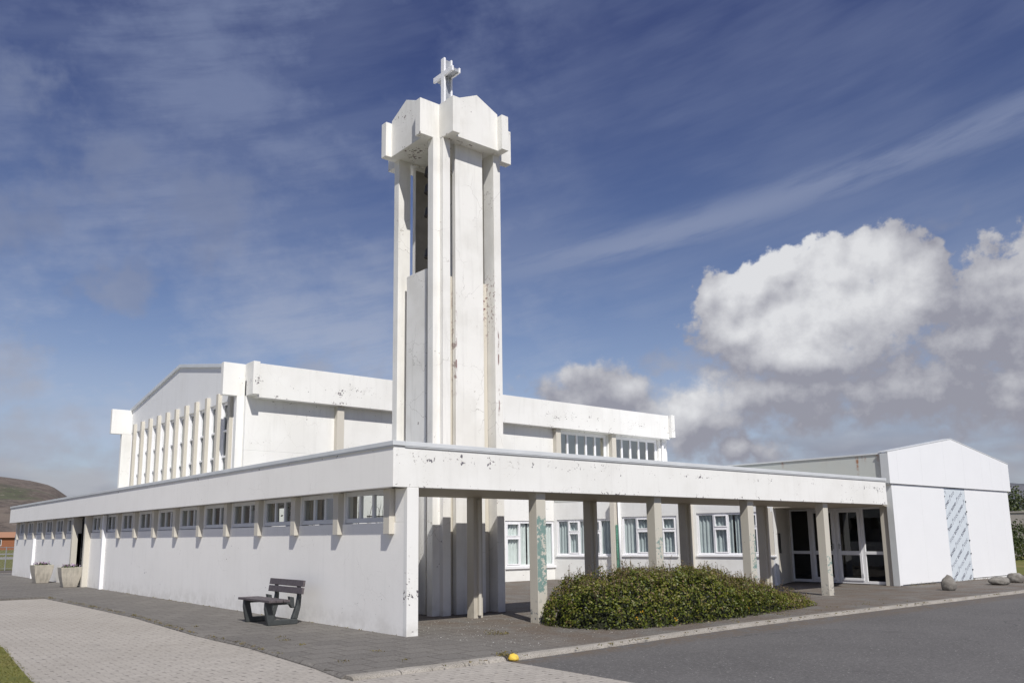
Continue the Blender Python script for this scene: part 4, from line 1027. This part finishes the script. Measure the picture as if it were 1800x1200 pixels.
def blobs(pv, lst):
    f = None
    for (ca, ce, ra, re) in lst:
        q = t.v('LENGTH', t.v('MULTIPLY', t.v('SUBTRACT', pv, (ca, ce, 0)), (1 / ra, 1 / re, 0)))
        q = t.m('SUBTRACT', 1.0, q); f = q if f is None else t.m('SMOOTH_MAX', f, q, .25)
    return f
SK = .085
gain = t.mix(t.step(el, 7, 33, 0, 1, False), (1.02 * SK, .97 * SK, 1.05 * SK), (.56 * SK, .515 * SK, .77 * SK))
blue = t.mix(1.0, sky.outputs[0], gain, 'MULTIPLY')
# cirrus veils: broad soft sheets with faint streaks
def rotp(ang_, sx, sy):
    mp = t.n('ShaderNodeMapping'); t.put(mp.inputs[0], p); mp.inputs['Rotation'].default_value = (0, 0, R(ang_))
    return t.v('MULTIPLY', mp.outputs[0], (sx, sy, 1))
c1 = t.noise(rotp(-14, .05, .16), 1.0, 3, .5)
c2 = t.noise(rotp(-12, .09, .62), 1.0, 5, .62)
cir = t.m('MULTIPLY', t.step(t.m('ADD', t.m('MULTIPLY', c1, .70), t.m('MULTIPLY', c2, .30)), .36, .64), .33)
xr, yr, _ = t.sep(rotp(-9.4, 1, 1))
band = t.m('SUBTRACT', yr, t.m('ADD', 11.3, t.m('MULTIPLY', t.m('SUBTRACT', c1, .5), 2.6)))
bd = t.m('MULTIPLY', t.step(t.m('ABSOLUTE', band), 0, 2.3, 1, 0), t.step(az, 28, 54, .15, .74))
cir = t.m('MAXIMUM', cir, t.m('MULTIPLY', bd, t.step(c2, .30, .60, .30, 1)))
sft = t.noise(t.v('MULTIPLY', p, (.075, .11, 1)), 1.0, 6, .6)
veil = t.m('MULTIPLY', t.step(sft, .32, .64, 0, .74), t.step(az, 52, 34, .2, 1))
cir = t.m('MAXIMUM', cir, t.m('MULTIPLY', veil, t.step(c2, .30, .60, .55, 1.0)))
cir = t.m('MAXIMUM', cir, t.m('MULTIPLY', t.step(el, 20, 5, 0, .50), t.step(c1, .3, .6, .5, 1)))
ccir = t.mix(t.step(el, 7, 27), (.44, .49, .61), (.205, .25, .395))
skyc = t.mix(cir, blue, ccir)
soft = t.noise(t.v('ADD', p, (7, 3, 0)), .30, 5, .55)
# grey layer low over the horizon
lw_ = t.noise(t.v('MULTIPLY', p, (.085, .25, 1)), 1.0, 6, .54)
lw2 = t.noise(t.v('MULTIPLY', t.v('ADD', p, (-.3, 1.0, 0)), (.085, .25, 1)), 1.0, 3, .5)
lm = t.m('MULTIPLY', t.step(lw_, .37, .54), t.step(el, 9.0, 4.5, 0, 1))
lcol = t.mix(t.step(t.m('SUBTRACT', lw_, lw2), -.08, .14), (.265, .27, .33), (.41, .415, .455))
skyc = t.mix(t.m('MULTIPLY', lm, .80), skyc, lcol)
# soft grey drifts, hardly brighter than the sky behind them
GREY = [(27.5, 10.6, 4.6, 1.8), (14.8, 16.0, 2.6, 2.0), (8.0, 9.8, 3.4, 3.2), (8.8, 19.2, 3.0, 2.2), (8.5, 27, 3, 2), (20, 21.5, 4.6, 3.6), (13, 23, 4, 3), (69.5, 18.9, 2.2, 1.0), (11, 5.6, 7.5, 2.2), (52, 11.2, 3, .9),
        (-8, 14, 6, 4), (95, 12, 8, 4), (120, 20, 12, 6), (-50, 12, 12, 5)]
gw_ = t.v('ADD', p, t.v('SCALE', t.v('SUBTRACT', t.noise(p, .30, 3, .5, out=1), (.5, .5, .5)), sc=5.5))
gd = t.m('ADD', blobs(gw_, GREY), t.m('MULTIPLY', t.m('SUBTRACT', t.noise(p, .36, 6, .6), .5), 2.6))
gop = t.step(gd, -.1, .95, 0, .62)
gcol = t.mix(t.step(t.m('ADD', el, t.m('MULTIPLY', t.m('SUBTRACT', soft, .5), 9)), 7, 20), (.38, .40, .47), (.19, .23, .36))
skyc = t.mix(gop, skyc, gcol)
# the cumulus bank on the right: one density, bright head, shaded base
BANK = [(61.5, 13.4, 7.4, 3.5), (55.5, 15.2, 2.2, 2.4), (57.7, 16.2, 2.2, 2.0), (59.6, 16.4, 2.2, 1.9), (62.6, 16.7, 2.5, 2.1), (65.4, 16.8, 2.5, 2.2), (67.2, 15.0, 2.5, 2.8), (60.5, 10.9, 7.2, 2.5), (56.3, 13.0, 3.0, 2.6),
        (59.5, 8.9, 7.5, 2.6), (53.2, 7.6, 4.0, 2.8), (66.5, 8.7, 7.0, 2.4), (73.0, 7.8, 7, 3.0), (74.5, 13.6, 6.2, 4.0), (47.0, 9.3, 5.5, 2.5), (70.5, 10.8, 4.5, 2.8), (56, 5.5, 3, 1.2)]
def bank(pv, det, wdet):
    wv = t.v('ADD', pv, t.v('SCALE', t.v('SUBTRACT', t.noise(pv, .45, wdet, .5, out=1), (.5, .5, .5)), sc=2.4))
    n = t.m('ADD', t.m('MULTIPLY', t.m('SUBTRACT', t.noise(pv, .42, det, .60), .5), 1.70), .09)
    return t.m('ADD', blobs(wv, BANK), n)
bdn = bank(p, 7, 3); bd2 = bank(t.v('ADD', p, (-.45, .85, 0)), 4, 1)
def ell(c, r, lo, hi):
    return t.step(t.v('LENGTH', t.v('MULTIPLY', t.v('SUBTRACT', p, (*c, 0)), (1 / r[0], 1 / r[1], 0))), 1.0, lo, 0, hi)
tone = t.m('MAXIMUM', ell((61.3, 15.0), (9.4, 5.6), .5, .86), t.m('MAXIMUM', ell((52.8, 8.8), (6.0, 2.9), .2, .62), t.m('MAXIMUM', ell((49.3, 9.6), (2.4, 1.5), .2, .55), ell((73.5, 14.5), (5, 4), .2, .36))))
tone = t.m('ADD', tone, t.m('MULTIPLY', t.m('SUBTRACT', soft, .5), 1.15))
shd = t.m('SUBTRACT', bdn, bd2)
tone = t.m('ADD', tone, t.m('MULTIPLY', shd, .62))
bcol = t.mix(t.step(tone, .0, 1.08, 0, 1, False), (.305, .308, .362), (.745, .75, .77))
wdt = t.step(el, 9, 15.5, .60, .22)
bop = t.m('MAXIMUM', t.step(bdn, .0, wdt, 0, .97), ell((61.8, 14.4), (5.8, 2.6), .55, .97))
skyc = t.mix(bop, skyc, bcol)
t.put(bg.inputs['Color'], skyc); bg.inputs['Strength'].default_value = 1.0
W.cycles.sampling_method = 'MANUAL'; W.cycles.sample_map_resolution = 256
scene.view_settings.view_transform = 'Standard'; scene.view_settings.look = 'None'; scene.view_settings.exposure = 0; scene.view_settings.gamma = 1
scene.render.engine = 'CYCLES'
scene.cycles.max_bounces = 6; scene.cycles.transparent_max_bounces = 12
scene.cycles.use_denoising = True; scene.cycles.denoiser = 'OPENIMAGEDENOISE'; scene.cycles.denoising_prefilter = 'ACCURATE'; scene.cycles.denoising_input_passes = 'RGB_ALBEDO_NORMAL'
